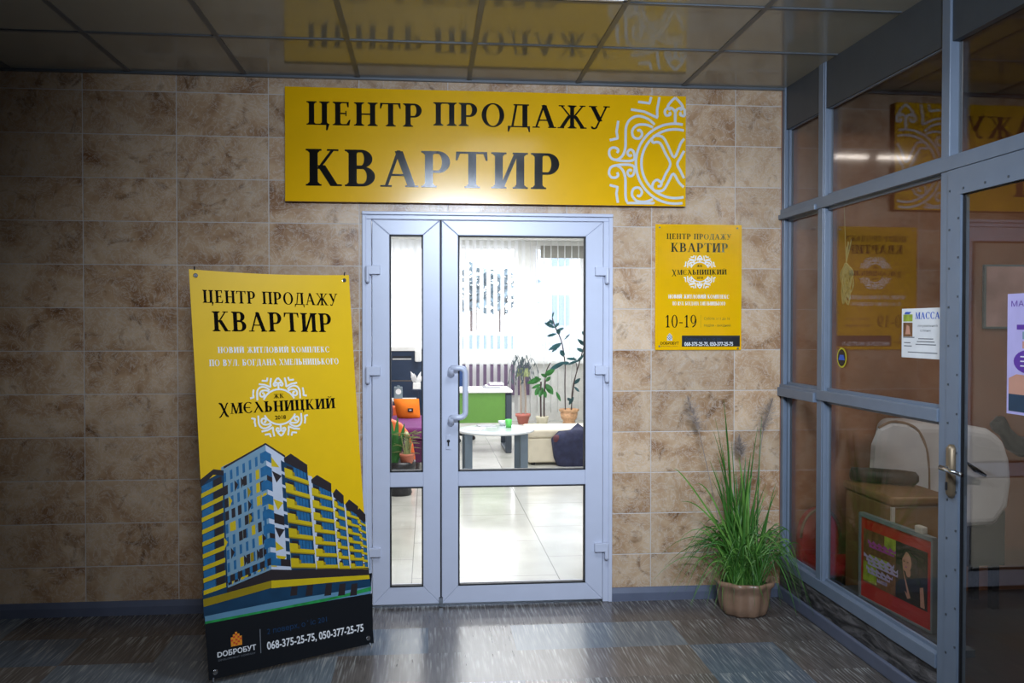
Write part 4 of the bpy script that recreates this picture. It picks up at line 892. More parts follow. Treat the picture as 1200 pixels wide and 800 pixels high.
for e in (.635, .685): b.poly([(x_(e-.012), z_(.36)), (x_(e), z_(.352)), (x_(e+.012), z_(.36)), (x_(e), z_(.366))], 0, .0031, 5)
b.poly([(x_(.645), z_(.415)), (x_(.66), z_(.41)), (x_(.675), z_(.415)), (x_(.66), z_(.424))], 0, .0031, 4)
b.build('poster_print', [M['hair'], M['pbrown'], M['skin'], M['pgreen'], M['pmag'], M['hair'], M['lilac']], po, local=True)
# papers stuck on the glass
def rwrot(t, z, off):
    p = RW(Vector((off, -t, z))); return p, (0, 0, -PI/2+ANG)      # local +x runs along +t, local -y faces the foyer
p, r_ = rwrot(1.218, 1.412, .0368)
ad = empty('massage_notice', p, r_); tag(ad, 'white printed massage notice taped on the wide window', 'notice')
b = MB(); b.box(0, .335, -.0008, 0, 0, .21); b.build('sheet', M['paper'], ad, local=True)
b = MB(); b.poly([(.012, .155), (.085, .155), (.085, .185), (.012, .185)], .0008, .0012, 1); b.poly([(.012, .09), (.085, .09), (.085, .15), (.012, .15)], .0008, .0012, 2); b.poly([(.03, .10), (.07, .10), (.06, .135), (.04, .14)], .0008, .0015, 3); b.poly([(.02, .186), (.06, .186), (.075, .196), (.03, .196)], .0008, .0014, 0)
serif(b, 'МАССАЖ', .105, .33, .165, .028, .0008, .0014, 0)
sans(b, 'лікувальний', .125, .27, .132, .010, .0008, .0012, 4); sans(b, 'спини', .145, .22, .112, .010, .0008, .0012, 4)
for k, (u0, u1, v) in enumerate(((.13, .24, .08), (.12, .25, .068), (.11, .26, .056), (.012, .10, .085), (.02, .07, .062), (.02, .08, .048), (.05, .27, .022))): b.poly([(u0, v), (u1, v), (u1, v+.004), (u0, v+.004)], .0008, .0012, 4)
b.build('print', [M['bluep'], M['pgreen'], M['pbrown'], M['skin'], M['grey_p']], ad, local=True)
p, r_ = rwrot(1.965, 1.24, .006)
lf_ = empty('leaflet', p, r_); tag(lf_, 'lilac printed leaflet taped on the right hand glass door', 'leaflet')
b = MB(); b.box(0, .21, -.0008, 0, 0, .42); b.build('sheet', M['lilac'], lf_, local=True)
b = MB(); sans(b, 'МАСАЖ', .02, .19, .375, .02, .0008, .0012, 0); b.poly([(.05, .295), (.21, .295), (.21, .312), (.05, .312)], .0008, .0012, 0)
b.poly([(.08, .262), (.2, .262), (.2, .288), (.08, .288)], .0008, .0012, 1); b.poly([(.08, .23), (.2, .23), (.2, .255), (.08, .255)], .0008, .0012, 2)
b.poly([(.12+.085*math.cos(a), .185+.042*math.sin(a)) for a in [2*PI*i/24 for i in range(24)]], .0008, .0013, 0)
b.poly([(.01, .07), (.21, .07), (.21, .135), (.05, .14), (.01, .125)], .0008, .0012, 3); b.poly([(.01, .01), (.21, .01), (.21, .07), (.01, .07)], .0008, .0012, 4)
for k in range(3): b.poly([(.07, .20-.016*k), (.17, .20-.016*k), (.17, .204-.016*k), (.07, .204-.016*k)], .0008, .0016, 5)
b.build('print', [M['purp_p'], M['b_lblue'], M['skin'], M['skin'], M['b_dkblue'], M['paper']], lf_, local=True)
p, r_ = rwrot(.67, 1.39, .034)
sk = empty('sticker', p, r_); tag(sk, 'small oval blue and yellow sticker low on the window glass', 'sticker')
el = lambda rx, rz: [(rx*math.cos(a), rz*math.sin(a)) for a in [2*PI*i/28 for i in range(28)]]
b = MB(); b.poly(el(.05, .05), 0, .001); b.build('sticker_rim', M['stick'], sk, local=True)
b = MB(); b.poly(el(.04, .042), 0, .0015, 0); b.poly([(-.032, -.012), (.032, -.012), (.02, .014), (-.02, .014)], 0, .002, 1); b.poly([(-.02, -.03), (.02, -.03), (.03, -.016), (-.03, -.016)], 0, .002, 2); b.build('sticker_print', [M['ink'], M['bluep'], M['hair']], sk, local=True)
# dried bunch hanging at the mullion
wp_ = RW(Vector((.07, -.635, 1.86)))
dr = empty('dried_bunch', wp_); tag(dr, 'looped bunch of dry straw hanging behind the window glass', 'dried plant')
rnd = random.Random(11); b = MB()
for i in range(34):
    s_ = rnd.uniform(-1, 1); wv = .055*s_; L_ = rnd.uniform(.13, .21)
    b.tube(smooth_path([tuple(wp_+Vector((rnd.uniform(-.006, .006), rnd.uniform(-.01, .01), .0))), tuple(wp_+Vector((rnd.uniform(-.01, .02), rnd.uniform(-.05, .05), -.05))), tuple(wp_+Vector((rnd.uniform(-.01, .02), rnd.uniform(-.055, .055), -.12))), tuple(wp_+Vector((0, rnd.uniform(-.04, .04), -L_))), tuple(wp_+Vector((0, rnd.uniform(-.05, .05), -L_+.05)))], 4), .003, 4)
for i in range(10): b.tube([wp_, wp_+Vector((rnd.uniform(0, .02), rnd.uniform(-.03, .03), rnd.uniform(.05, .12)))], .0018, 4)
b.build('straw', M['straw'], dr)
b = MB(); b.tube([wp_+Vector((0, 0, 0)), wp_+Vector((-.012, 0, .29))], .0015, 4); b.build('string', M['straw'], dr)

# ------------------------------------------------------------------ big sign above the door
sx0, sx1, sz0, sz1 = -.760, 1.431, 2.214, 2.824; sw, sh = sx1-sx0, sz1-sz0
sg = empty('sign_board', (sx0, 0, sz0)); tag(sg, 'long yellow sign board with black lettering above the glazed door', 'sign')
b = MB(); b.box(0, sw, -.042, 0, 0, sh); b.build('backing', M['backing'], sg, local=True)
b = MB(); b.box(0, sw, -.05, -.042, 0, sh); face = b.build('face', M['yellow'], sg, local=True)
def SG(px, py): p = at_y(px, py, -.05); return p.x-sx0, p.z-sz0
b = MB(); a, e = SG(361, 148), SG(494, 150); serif(b, 'ЦЕНТР', a[0]-.01, e[0]+.01, (SG(361, 147)[1]+SG(494, 148)[1])/2, SG(361, 119.5)[1]-SG(361, 147)[1], .05, .0535)
b.build('lettering', M['ink'], face, local=True); b = MB(); a, e = SG(510, 148), SG(712, 150); serif(b, 'ПРОДАЖУ', a[0]-.012, e[0]+.012, SG(600, 149)[1], SG(600, 122)[1]-SG(600, 149)[1], .05, .0535); b.build('lettering', M['ink'], face, local=True)
b = MB(); a, e = SG(361, 219), SG(654, 221); serif(b, 'КВАРТИР', a[0]-.015, e[0]+.02, SG(500, 219.5)[1], SG(500, 177)[1]-SG(500, 219.5)[1], .05, .0535); b.build('lettering', M['ink'], face, local=True)
ec = SG(700+485/5.333, 100+490/5.333); er = SG(700+485/5.333, 100+240/5.333)[1]-ec[1]
lim = (0, sw-.006, .006, sh-.006)
b = MB(); ornament(b, ec[0], ec[1], er, .05, .0525, 0, [(1, 1), (1, -1), (-1, 1), (-1, -1)], clipx=lim)
b.build('emblem', M['greywhite'], face, local=True); b = MB()
# letter inside the ring, drawn as a double outline
for l in ([(345,322),(375,318),(410,330),(440,380),(480,450),(520,365),(548,328)], [(335,335),(345,362),(370,358),(395,370),(425,430),(455,492),(425,555),(400,605),(375,592),(350,605),(342,640),(362,660),(410,655),(445,600),(475,552),(510,605),(548,640)], [(548,400),(520,450),(500,492),(520,535),(548,590)], [(400,605),(395,628),(375,632)]):
    q = [(ec[0]+v[0]*er, ec[1]+v[1]*er) for v in [(p.x, p.y) for p in smooth_path([(a_, b_, 0) for a_, b_ in om(l)], 4)]]
    q = [v for v in q if v[0] <= lim[1]]; b.ribbon(q, .062*er, .05, .0525)
b.build('emblem_letter', M['greywhite'], face, local=True)

# ------------------------------------------------------------------ small logo used on plaque and banner
def logo(parent, F, local_d, cpx, ink, hx0, hx1, hz0, hz1, hh, fine=True):
    # cpx: centre and radius already in local units; word runs from (hx0,hz0) to (hx1,hz1)
    cx, cz, r = cpx
    for sz_, a0_ in ((1, 26), (-1, 206)):
        b = MB(); ornament(b, cx, cz, r, local_d, local_d+.0006, 0, [(1, sz_), (-1, sz_)], skip=('curl_l', 'curl_r'), clipz=.40, wd=.10, rings=((1.0, a0_, a0_+128),))
        b.build('emblem', M['white'], parent, local=True)
    b = MB(); serif(b, 'χМЄλЬНИЦКИЙ', hx0, hx1, hz0, hh, local_d, local_d+.0008, 0, hz1, track=.03, heavy=True)
    serif(b, 'ЖК', cx-.32*r, cx+.30*r, cz+.50*r, .24*r, local_d, local_d+.0008, 0)
    sans(b, '2018', cx-.30*r, cx+.34*r, cz-.70*r, .22*r, local_d, local_d+.0008, 0, bold=.02)
    b.build('logo_word', M[ink], parent, local=True)
def dobrobut(parent, d, x0, x1, z, zt, tm, name='company_logo'):
    b = MB(); h = zt-z; w_ = x1-x0; cx = (x0+x1)/2
    sans(b, 'DОБРОБУТ', x0, x1, z+h*.16, h*.20, d, d+.0006, 0, bold=.025)
    sans(b, 'DEVELOPMENT COMPANY', x0+.02*w_, x1-.02*w_, z, h*.07, d, d+.0006, 2)
    # little block tower of five columns with windows
    bw = w_*.055; xs0 = cx-2.6*bw; base = z+h*.46
    for k, (h0, h1) in enumerate(((.0, .36), (.0, .46), (.0, .54), (.0, .46), (.0, .36))): b.poly([(xs0+k*1.05*bw, base+h*h0), (xs0+(k*1.05+1)*bw, base+h*h0), (xs0+(k*1.05+1)*bw, base+h*h1), (xs0+k*1.05*bw, base+h*h1)], d, d+.0006, 1)
    for k, v in ((1, .10), (2, .20), (3, .30), (1, .32), (3, .12), (2, .40), (0, .2), (4, .22), (2, .04)): b.poly([(xs0+k*1.05*bw+.1*bw, base+h*v), (xs0+(k*1.05+.9)*bw, base+h*v), (xs0+(k*1.05+.9)*bw, base+h*(v+.07)), (xs0+k*1.05*bw+.1*bw, base+h*(v+.07))], d, d+.0009, 3)
    b.build(name, [M[t] for t in tm], parent, local=True)

# ------------------------------------------------------------------ information plaque right of the door
px0, px1, pz0, pz1 = 1.271, 1.769, 1.4115, 2.118
pq = empty('information_plaque', (px0, 0, pz0)); tag(pq, 'upright yellow opening hours plaque on the tiles right of the door', 'sign')
PWD, PHT = px1-px0, pz1-pz0
b = MB(); b.box(0, PWD, -.01, 0, 0, PHT); pl_ = b.build('plate', M['yellow'], pq, local=True, bevel=.0015)
def PQ(px, py): p = at_y(px, py, -.01); return p.x-px0, p.z-pz0
def pqs(bb, t, xa, xb, yb, yt, mi=0, f=serif, **k): bb_ = PQ(xa, yb); f(bb, t, bb_[0], PQ(xb, yb)[0], bb_[1], PQ(xa, yt)[1]-bb_[1], .01, .0108, mi, **k)
b = MB(); pqs(b, 'ЦЕНТР ПРОДАЖУ', 781, 857, 280, 273.5); b.build('lettering', M['ink'], pl_, local=True); b = MB(); pqs(b, 'КВАРТИР', 786, 853.5, 295, 284.5); b.build('lettering', M['ink'], pl_, local=True)
b = MB(); pqs(b, 'НОВИЙ ЖИТЛОВИЙ КОМПЛЕКС', 783, 854.5, 349.5, 345, heavy=True); b.build('lettering', M['white'], pl_, local=True); b = MB(); pqs(b, 'ПО ВУЛ. БОГДАНА ХМЕЛЬНИЦЬКОГО', 788, 850, 357.5, 353.2, heavy=True); b.build('lettering', M['white'], pl_, local=True)
b = MB(); pqs(b, '10-19', 779, 816.5, 383.5, 369); pqs(b, 'Субота: з 11 до 16', 825, 855, 374.5, 371.5, 1, sans); pqs(b, 'Неділя - вихідний', 825, 856, 382.5, 379.5, 1, sans)
q0, q1 = PQ(821, 384), PQ(821.5, 369); b.poly([q0, (q0[0]+.001, q0[1]), (q0[0]+.001, q1[1]), (q0[0], q1[1])], .01, .0108, 1); b.build('opening_hours', [M['ink'], M['olive_t']], pl_, local=True)
c0 = PQ(820, 318.5); rr_ = PQ(820, 307)[1]-c0[1]
logo(pl_, None, .01, (c0[0], c0[1], rr_), 'ink', PQ(787.5, 322)[0], PQ(851.5, 322)[0], PQ(787, 322)[1], PQ(851, 321.5)[1], PQ(800, 316)[1]-PQ(800, 322)[1])
b = MB(); q0, q1 = PQ(799, 406), PQ(867, 393); b.poly([q0, (q1[0], q0[1]), q1, (q0[0], q1[1])], .01, .0107, 0)
pqs(b, 'Соборна, 24, офіс 201', 803, 845, 399, 395.5, 1, lambda bb, t, a, bq, z, h, d0, d1, mi: sans(bb, t, a, bq, z, h, d0, .0112, mi)); pqs(b, '068-375-25-75, 050-377-25-75', 802, 859, 405, 400.5, 2, lambda bb, t, a, bq, z, h, d0, d1, mi: sans(bb, t, a, bq, z, h, d0, .0112, mi, bold=.02)); b.build('phone_strip', [M['blackb'], M['navytxt'], M['white']], pl_, local=True)
q0, q1 = PQ(774, 406), PQ(795.5, 390.5); dobrobut(pl_, .01, q0[0], q1[0], q0[1], q1[1], ('ink', 'b_white', 'olive_t', 'b_dark'))
for px, py in ((773, 266.5), (864, 267.5), (772.5, 405.5), (864.5, 408)):
    q = at_y(px, py, -.01); b = MB(); b.tube([(q.x-px0, -.013, q.z-pz0), (q.x-px0, -.010, q.z-pz0)], .005, 10); b.build('screw', M['steel'], pq, local=True)

# ------------------------------------------------------------------ X stand banner
BP = Vector((-.600, -.815, .022)); BA, BT = .525, .150; BW, BH = .785, 1.800
bn = empty('banner_stand', BP, (-BT, 0, BA)); tag(bn, 'tall yellow and black roll banner on a cross stand left of the door', 'banner')
Rm = Matrix.Rotation(BA, 3, 'Z') @ Matrix.Rotation(-BT, 3, 'X')
def BN(px, py):
    n = Rm @ Vector((0, -1, 0)); p = Rm.transposed() @ (hit(px, py, BP, n)-BP); return p.x, p.z
b = MB()   # cloth: slightly hollow edges between the eyelets
top = [(-BW/2+BW*i/16, BH-.010*math.sin(PI*i/16)) for i in range(17)]; botm = [(BW/2-BW*i/16, 0) for i in range(17)]
rs_ = [(BW/2-.006*math.sin(PI*i/12), BH-BH*i/12) for i in range(1, 12)]; ls_ = [(-BW/2+.006*math.sin(PI*i/12), BH*i/12) for i in range(1, 12)]
b.poly(top+rs_+botm+ls_, -.002, 0); bs_ = b.build('banner_sheet', M['yellow_b'], bn, local=True)
D = .0
def bser(b, t, xa, ya, xb, yb, hpx, mi=0, f=serif, d=.0012, **k):
    p, q = BN(xa, ya), BN(xb, yb); h = BN(xa, ya-hpx)[1]-p[1]; f(b, t, p[0], q[0], p[1], h, d-.0004, d, mi, q[1], **k)
b = MB(); bser(b, 'ЦЕНТР ПРОДАЖУ', 237.5, 354.5, 396, 358, 15); b.build('lettering', M['ink'], bs_, local=True); b = MB(); bser(b, 'КВАРТИР', 249, 388, 390, 389, 23.5); b.build('lettering', M['ink'], bs_, local=True)
b = MB(); bser(b, 'НОВИЙ ЖИТЛОВИЙ КОМПЛЕКС', 255, 413.5, 386, 412.5, 7, heavy=True); b.build('lettering', M['white'], bs_, local=True); b = MB(); bser(b, 'ПО ВУЛ. БОГДАНА ХМЕЛЬНИЦЬКОГО', 245, 429, 397, 426.5, 7.5, heavy=True); b.build('lettering', M['white'], bs_, local=True)
c0 = BN(327.5, 476.5); rr_ = (BN(325, 456)[1]-BN(330, 497)[1])/2
a0, a1 = BN(257, 485.5), BN(393, 478); logo(bs_, None, .0006, (c0[0], c0[1], rr_), 'ink', a0[0], a1[0], a0[1], a1[1], BN(300, 471.5)[1]-BN(300, 484)[1])
# printed apartment block
pb_ = MB(); PM = ['b_lblue', 'b_white', 'b_blue', 'b_yel', 'b_dark', 'b_dkblue', 'b_yels', 'b_road', 'b_green', 'blackb']
def PP(l, mi, d): 
    pb_.poly([BN(*q) for q in l], .0, d, mi)
def crop4(l): return [(210+x/2.667, 500+y/2.667) for x, y in l]
pb_.poly([BN(239, 716), BN(436, 671), (BW/2-.003, BN(436, 700)[1]), (BW/2, .0), (-BW/2, .0)], .0, .0004, 9)        # black foot
PP([(237, 690), (318, 660), (430, 652), (435, 690), (330, 708), (239, 724)], 5, .0005)        # ground floor
PP([(240, 722), (318, 706), (434, 687), (434.5, 695), (330, 716), (240.5, 731)], 7, .0007); PP([(240.4, 728), (330, 711), (400, 697), (435, 687), (435, 692), (330, 716), (240.5, 733)], 8, .0008)
PP([(240.5, 731), (330, 713.5), (400, 701), (436, 695), (437, 735), (243.5, 770)], 9, .0009)
def patch(c, u, v):     # bilinear: c = TL, TR, BR, BL
    return tuple(c[0][i]*(1-u)*(1-v)+c[1][i]*u*(1-v)+c[2][i]*u*v+c[3][i]*(1-u)*v for i in (0, 1))
def cell(c, u0, u1, v0, v1, mi, d): PP([patch(c, u0, v0), patch(c, u1, v0), patch(c, u1, v1), patch(c, u0, v1)], mi, d)
FA = ((260, 547), (311.3, 520.5), (318.3, 668), (266, 690))
cell(FA, -.02, 1.0, 0, 1, 0, .0006)
rnd = random.Random(21)
for r_ in range(9):
    for k in range(7):
        u0, v0 = k/7, .06+r_*.105
        c_ = rnd.choice([2, 2, 2, 3, 4, 2, 4]); ud = .055
        if r_ < 1: c_ = 2
        cell(FA, u0+.03, u0+.03+ud*(1 if c_ == 2 else 1.5), v0, v0+.075, c_, .0008)
        if r_ > 0 and rnd.random() < .55:
            cc_ = rnd.choice([3, 4, 6, 4]); du = rnd.choice([-.05, .09]); PP([patch(FA, u0+.03+du, v0-.01), patch(FA, u0+.11+du, v0+.04), patch(FA, u0+.03+du, v0+.085)] if rnd.random() < .5 else [patch(FA, u0+.03+du, v0), patch(FA, u0+.10+du, v0), patch(FA, u0+.10+du, v0+.07), patch(FA, u0+.03+du, v0+.07)], cc_, .0010)
cell(FA, -.02, 1, .90, .955, 4, .0011)
for k in range(6): cell(FA, k/6+.02, k/6+.08, .90, .955, 2, .0012)
FB = ((306, 520.5), (312, 523), (323, 668), (318, 668))     # corner bay
FC = ((311, 521), (333, 535), (341, 669), (318, 668))       # white strip
cell(FC, 0, 1, 0, 1, 1, .0007)
for r_ in range(8):
    v0 = .05+r_*.115; cell(FA, .86, 1.0, v0, v0+.075, 2, .0011); cell(FC, .0, .28, v0, v0+.075, 2, .0011); cell(FC, .80, 1.0, v0, v0+.09, 5, .0011)
    cc_ = (3, 4, 1, 3, 4, 4, 3, 3)[r_]; a_, b_ = patch(FC, .28, v0+.02), patch(FC, .80, v0+.02); e_ = patch(FC, .5, v0+.10); PP([a_, b_, e_] if r_ % 2 else [a_, b_, patch(FC, .8, v0+.1), patch(FC, .28, v0+.1)] if r_ in (2, 4) else [a_, patch(FC, .7, v0+.07), patch(FC, .28, v0+.1)], cc_, .0012)
    if r_ % 2: cell(FC, 0, .28, v0+.075, v0+.115, 4 if r_ % 4 == 1 else 3, .0012)
cell(FC, 0, 1, .90, .96, 4, .0013); cell(FC, 0, .5, .90, .96, 2, .0014)
PP([(262, 546.5), (311, 518.8), (311, 521), (262, 549)], 4, .0013); PP([(311, 518.8), (334, 533.5), (334, 536), (311, 521)], 4, .0013)
FL = ((235.5, 566), (262, 552), (267, 690), (239, 700))     # left balcony tower
cell(FL, 0, 1, 0, 1, 5, .0008)
for r_ in range(9):
    v0 = .03+r_*.106; cell(FL, .02, .5, v0, v0+.065, 2, .0010); cell(FL, .54, .9, v0, v0+.06, 4, .0010); cell(FL, -.01, .93, v0+.062, v0+.10, 3, .0012)
PP([(234.5, 562), (250, 549.5), (262, 551), (262, 557), (250, 556), (235, 571)], 4, .0013)
FR = ((333, 535), (430, 612), (434, 668), (341, 669))       # long side wall
cell(FR, 0, 1, 0, 1, 0, .0006)
def crop5(l): return [(320+x/4, 520+y/4) for x, y in l]
TW = [((52, 75), (160, 118), (200, 590), (88, 590)), ((180, 175), (272, 205), (305, 590), (208, 592)), ((282, 240), (330, 262), (360, 592), (312, 592)), ((340, 290), (398, 312), (424, 590), (366, 592)), ((393, 330), (432, 350), (446, 592), (424, 592))]
for k, (a_, b_, c_, d_) in enumerate(TW):
    T = tuple(crop5([a_, b_, c_, d_])); cell(T, .0, 1, 0, 1, 5, .0008)
    cell(T, 1.0, 1.18, .06, .98, 1, .0009)
    for r_ in range(7):
        v0 = .035+r_*.137
        cell(T, .38, .92, v0, v0+.085, 2, .0010); cell(T, .08, .36, v0+.01, v0+.075, 4, .0010)
        for q in (.52, .66, .80): cell(T, q, q+.02, v0, v0+.085, 5, .0011)
        PP([patch(T, -.02, v0+.035), patch(T, .32, v0+.035), patch(T, .32, v0+.125), patch(T, -.02, v0+.125)], 3, .0012)
        PP([patch(T, .30, v0+.08), patch(T, 1.02, v0+.08), patch(T, 1.02, v0+.125), patch(T, .30, v0+.125)], 3, .0013)
        PP([patch(T, .32, v0+.045), patch(T, .42, v0+.05), patch(T, .42, v0+.085), patch(T, .32, v0+.085)], 6, .0014)
        cell(T, -.02, 1.02, v0+.115, v0+.127, 6, .0015)
    dz = (b_[1]-a_[1])
    PP(crop5([(a_[0]-2, a_[1]-8), (a_[0]+.28*(b_[0]-a_[0]), a_[1]-30), (b_[0], b_[1]-20), (b_[0]+1, b_[1]+14), (b_[0]-8, b_[1]+18), (a_[0], a_[1]+8)]), 4, .0014)
PP([(266, 689), (318, 667), (341, 667.5), (432, 665), (432.5, 674), (318, 681), (266, 697)], 4, .0014)
PP([(238, 702), (318, 680), (318, 688.5), (238.5, 711)], 6, .0015); PP([(318, 680), (432.5, 673.5), (433, 678), (318, 689)], 3, .0015)
for px in (342, 360, 382, 398, 412): PP([(px, 684), (px+7, 683), (px+6, 697), (px-2, 698)], 4, .0010)
pb_.build('printed_building', [M[q] for q in PM], bs_, local=True)
b = MB(); bser(b, '2 поверх, офіс 201', 313, 743, 383, 728, 6.5, 1, sans, .0016); bser(b, '068-375-25-75, 050-377-25-75', 313, 761, 426, 739, 9.5, 0, sans, .0016, bold=.02)
q0, q1 = BN(305, 765), BN(304, 737); b.poly([q0, (q0[0]+.004, q0[1]), (q1[0]+.004, q1[1]), q1], .0012, .0016, 2); b.build('phone_lettering', [M['white'], M['navytxt'], M['grey_p']], bs_, local=True)
q0, q1 = BN(255, 775), BN(299, 741); dobrobut(bs_, .0012, q0[0], q1[0], q0[1], q1[1]+.02, ('white', 'orange_p', 'grey_p', 'red_p'))
for sx in (-1, 1):
    for zz in (.028, BH-.028):
        b = MB(); b.tube([(sx*(BW/2-.028), -.0035, zz), (sx*(BW/2-.028), .0035, zz)], .011, 16); b.build('eyelet', M['chrome'], bn, local=True, bevel=.002)
hub = Vector((0, .16, .82))
for sx in (-1, 1):
    b = MB(); b.tube([hub, (sx*.22, .09, BH*.75), (sx*(BW/2-.026), .012, BH-.02), (sx*(BW/2-.024), -.006, BH+.012)], [.007, .005, .004, .003], 8); b.build('arm', M['steel'], bn, local=True)
    b = MB(); b.tube([hub, (sx*.2, .09, .38), (sx*(BW/2-.024), .012, .02), (sx*(BW/2-.016), -.006, -.012)], [.007, .006, .005, .004], 8); b.build('arm', M['steel'], bn, local=True)
b = MB(); b.tube([hub+Vector((0, 0, -.05)), hub+Vector((0, 0, .05))], .022, 12); b.build('hub', M['blackpl'], bn, local=True)
ft = Rm.transposed() @ (Vector((BP.x-.02, -.16, .008))-BP); b = MB(); b.tube([hub, ft], .007, 8); b.build('rear_leg', M['steel'], bn, local=True)

# ------------------------------------------------------------------ potted grass
PC = Vector((1.70, -.262, 0))
pg = empty('potted_grass', PC); tag(pg, 'tall green grass plant in a lobed clay pot by the partition', 'potted plant')
b = MB(); b.lathe([(.001, 0), (.105, 0), (.118, .012), (.128, .05), (.138, .115), (.142, .15), (.158, .165), (.160, .185), (.150, .188), (.140, .17), (.13, .15), (.001, .15)], PC, 72, 0, 9, .045); b.build('pot', M['pot'], pg, smooth=True)
b = MB(); b.lathe([(.001, .1505), (.132, .1505), (.132, .155), (.001, .165)], PC, 24); b.build('soil', M['soil'], pg)
rnd = random.Random(17)
def blade(b, base, ctrl, tip, wd, mi=0, n=9):
    sp = [base*(1-t)**2+ctrl*2*t*(1-t)+tip*t*t for t in [i/n for i in range(n+1)]]
    vs = []
    side0 = (tip-base).cross(Vector((rnd.uniform(-.3, .3), 1, rnd.uniform(-.2, .2)))); side0.normalize()
    for i, p in enumerate(sp):
        t = i/n; w_ = wd*.5*(1-t**2.2)+.0006; vs += [p-side0*w_, p+Vector((0, w_*.5, 0)), p+side0*w_]
    b.add(vs, [f for i in range(n) for f in ((i*3, i*3+1, i*3+4, i*3+3), (i*3+1, i*3+2, i*3+5, i*3+4))], mi)
def fix(v):   # keep leaves in front of the tiles and out of the glass
    v.y = min(v.y, -.02); v.x = min(v.x, 1.98); return v
b = MB()
TW_ = [((848, 468), .016), ((832, 540), .014), ((840, 530), .014), ((846, 520), .013), ((836, 505), .010), ((866, 535), .022), ((874, 532), .022), ((880, 530), .020), ((868, 560), .02), ((888, 500), .012), ((893, 485), .010), ((857, 515), .010), ((852, 550), .014), ((882, 545), .016), ((838, 490), .006), ((845, 560), .014), ((862, 548), .018), ((876, 552), .02), ((834, 560), .010), ((850, 500), .010)]
for (px, py), wd in TW_:
    tip = fix(at_y(px, py, -.2+rnd.uniform(-.06, .04))); base = PC+Vector((rnd.uniform(-.07, .07), rnd.uniform(-.05, .05), .155)); base.x = PC.x+(tip.x-PC.x)*.3+rnd.uniform(-.03, .03)
    blade(b, base, base+Vector(((tip.x-base.x)*.2, (tip.y-base.y)*.3, (tip.z-base.z)*.6)), tip, wd, 1 if wd > .017 and rnd.random() < .5 else 0)
for k in range(70):      # dense upright tuft
    a = rnd.uniform(0, 2*PI); r_ = rnd.uniform(0, .09); base = PC+Vector((r_*math.cos(a), r_*math.sin(a), .155)); h = rnd.uniform(.22, .62)
    tip = fix(base+Vector((rnd.gauss(0, .09), rnd.gauss(0, .05), h))); blade(b, base, base+Vector(((tip.x-base.x)*.2, 0, h*.6)), tip, rnd.uniform(.007, .014), rnd.choice((0, 0, 1)))
for k in range(210):     # arching thin blades
    a = rnd.uniform(0, 2*PI); base = PC+Vector((rnd.uniform(-.09, .09), rnd.uniform(-.08, .08), .155)); r_ = rnd.uniform(.16, .50)
    dx, dy = math.cos(a)*r_, math.sin(a)*r_*.6; up = rnd.uniform(.16, .42)
    tip = base+Vector((dx, dy, rnd.uniform(-.10, .14))); ctrl = base+Vector((dx*.45, dy*.45, up*1.5))
    if base.y+dy > -.02: tip.y = -.03; ctrl.y = min(ctrl.y, -.03)
    if tip.x > 1.985: tip.x = 1.985; ctrl.x = min(ctrl.x, 1.95)
    tip.z = max(tip.z, .03); blade(b, base, ctrl, tip, rnd.uniform(.0045, .0095), rnd.choice((0, 0, 1)), 11)
for px, py, cxp, cyp in ((789, 549, 800, 545), (812, 570, 830, 545), (916, 665, 890, 600), (911, 690, 905, 620), (846, 740-25, 846, 640), (930, 660, 905, 610), (795, 590, 820, 570), (884, 560, 876, 540)):
    tip = fix(at_y(px, py, -.34)); c_ = fix(at_y(cxp, cyp, -.32)); base = PC+Vector((rnd.uniform(-.06, .06), -.05, .155)); blade(b, base, c_*1.0, tip, .009, 1, 12)
b.build('blades', [M['grass'], M['grass2']], pg)
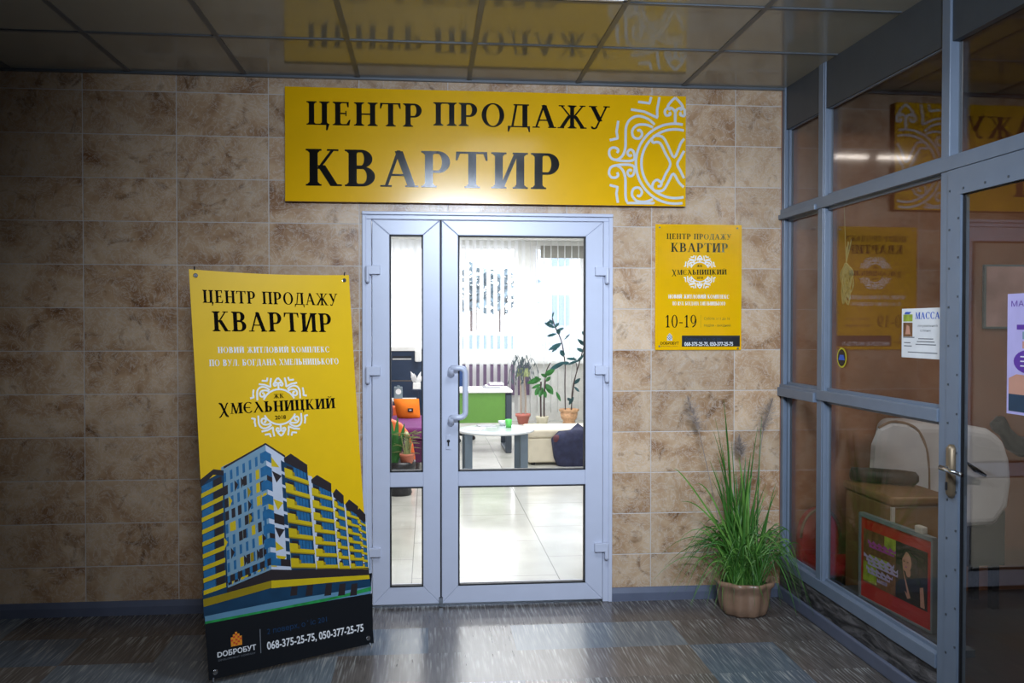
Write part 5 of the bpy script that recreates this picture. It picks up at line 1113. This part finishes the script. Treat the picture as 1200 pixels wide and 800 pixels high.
for (bx_, by_), (tx, ty) in (((819, 505), (806, 467)), ((894, 505), (905, 470)), ((869, 535), (866, 515))):
    p0, p1 = fix(at_y(bx_, by_, -.14)), fix(at_y(tx, ty, -.14)); b = MB(); base = PC+Vector(((p0.x-PC.x)*.25, .06, .155))
    b.tube(smooth_path([tuple(base), tuple(base*.4+p0*.6+Vector((0, 0, .02))), tuple(p0)], 5), .0022, 5)
    ax = p1-p0
    for k in range(240):
        u = rnd.random(); c_ = p0+ax*u; sp_r = .030*math.sin(PI*(.15+.8*u))
        e = c_+Vector((rnd.gauss(0, sp_r), rnd.gauss(0, sp_r*.5), rnd.uniform(.0, .035))); e = fix(e); b.tube([c_, e], .0007, 3, cap=False)
    b.build('dry_plume', M['plume'], pg)

# ------------------------------------------------------------------ ceiling lamp fixtures (just out of frame, mirrored in tiles and glass)
for k, (lx, ly, wt, spr) in enumerate(LAMPS):
    t = empty('ceiling_lamp', (lx, ly, CEIL-.004)); tag(t, ('square louvred ceiling lamp above the door approach', 'dim louvred ceiling lamp at the left of the foyer', 'louvred ceiling lamp above the rear half of the foyer')[k], 'lamp')
    b = MB(); frame_prof_ = [(-.29, -.27), (.27, .29)]
    for x0, x1, y0, y1 in ((-.28, .28, -.28, -.265), (-.28, .28, .265, .28), (-.28, -.265, -.28, .28), (.265, .28, -.28, .28)): b.box(lx+x0, lx+x1, ly+y0, ly+y1, CEIL-.03, CEIL-.005)
    b.build('lamp_frame', M['worktop'], t)
    for j in range(3): b = MB(); b.box(lx-.265, lx+.265, ly-.14+.14*j-.002, ly-.14+.14*j+.002, CEIL-.03, CEIL-.012); b.build('louvre', M['chrome'], t)
    for j in range(4):
        l = area('lamp_tube_light', (lx, ly-.205+.137*j, CEIL-.035), .52, .03, wt/4, COOL, spread=spr)

fl = empty('added_fill_lamp', FILL); tag(fl, 'added fill light, unseen behind the camera, facing the tiled wall', 'lamp')
xfm = lambda p: FILL + FILL_ROT.to_matrix() @ p
b = MB(xfm); b.box(-.53, .53, -.11, .11, .0, .06); b.build('lamp_housing', M['panel'], fl, bevel=.006)  # housing and hanger made up to give the added fill light a body
b = MB(); b.tube([FILL+Vector((0, -.03, .05)), (FILL.x, FILL.y-.03, CEIL)], .01); b.build('hanger', M['steel'], fl)

sl = empty('salon_lamp', (3.445, -1.75, 2.9)); tag(sl, 'twin strip lamp on the ceiling behind the glazed partition', 'lamp')
b = MB(); b.box(3.10, 3.80, -1.81, -1.69, 2.87, 2.9); b.build('lamp_housing', M['worktop'], sl, bevel=.004)
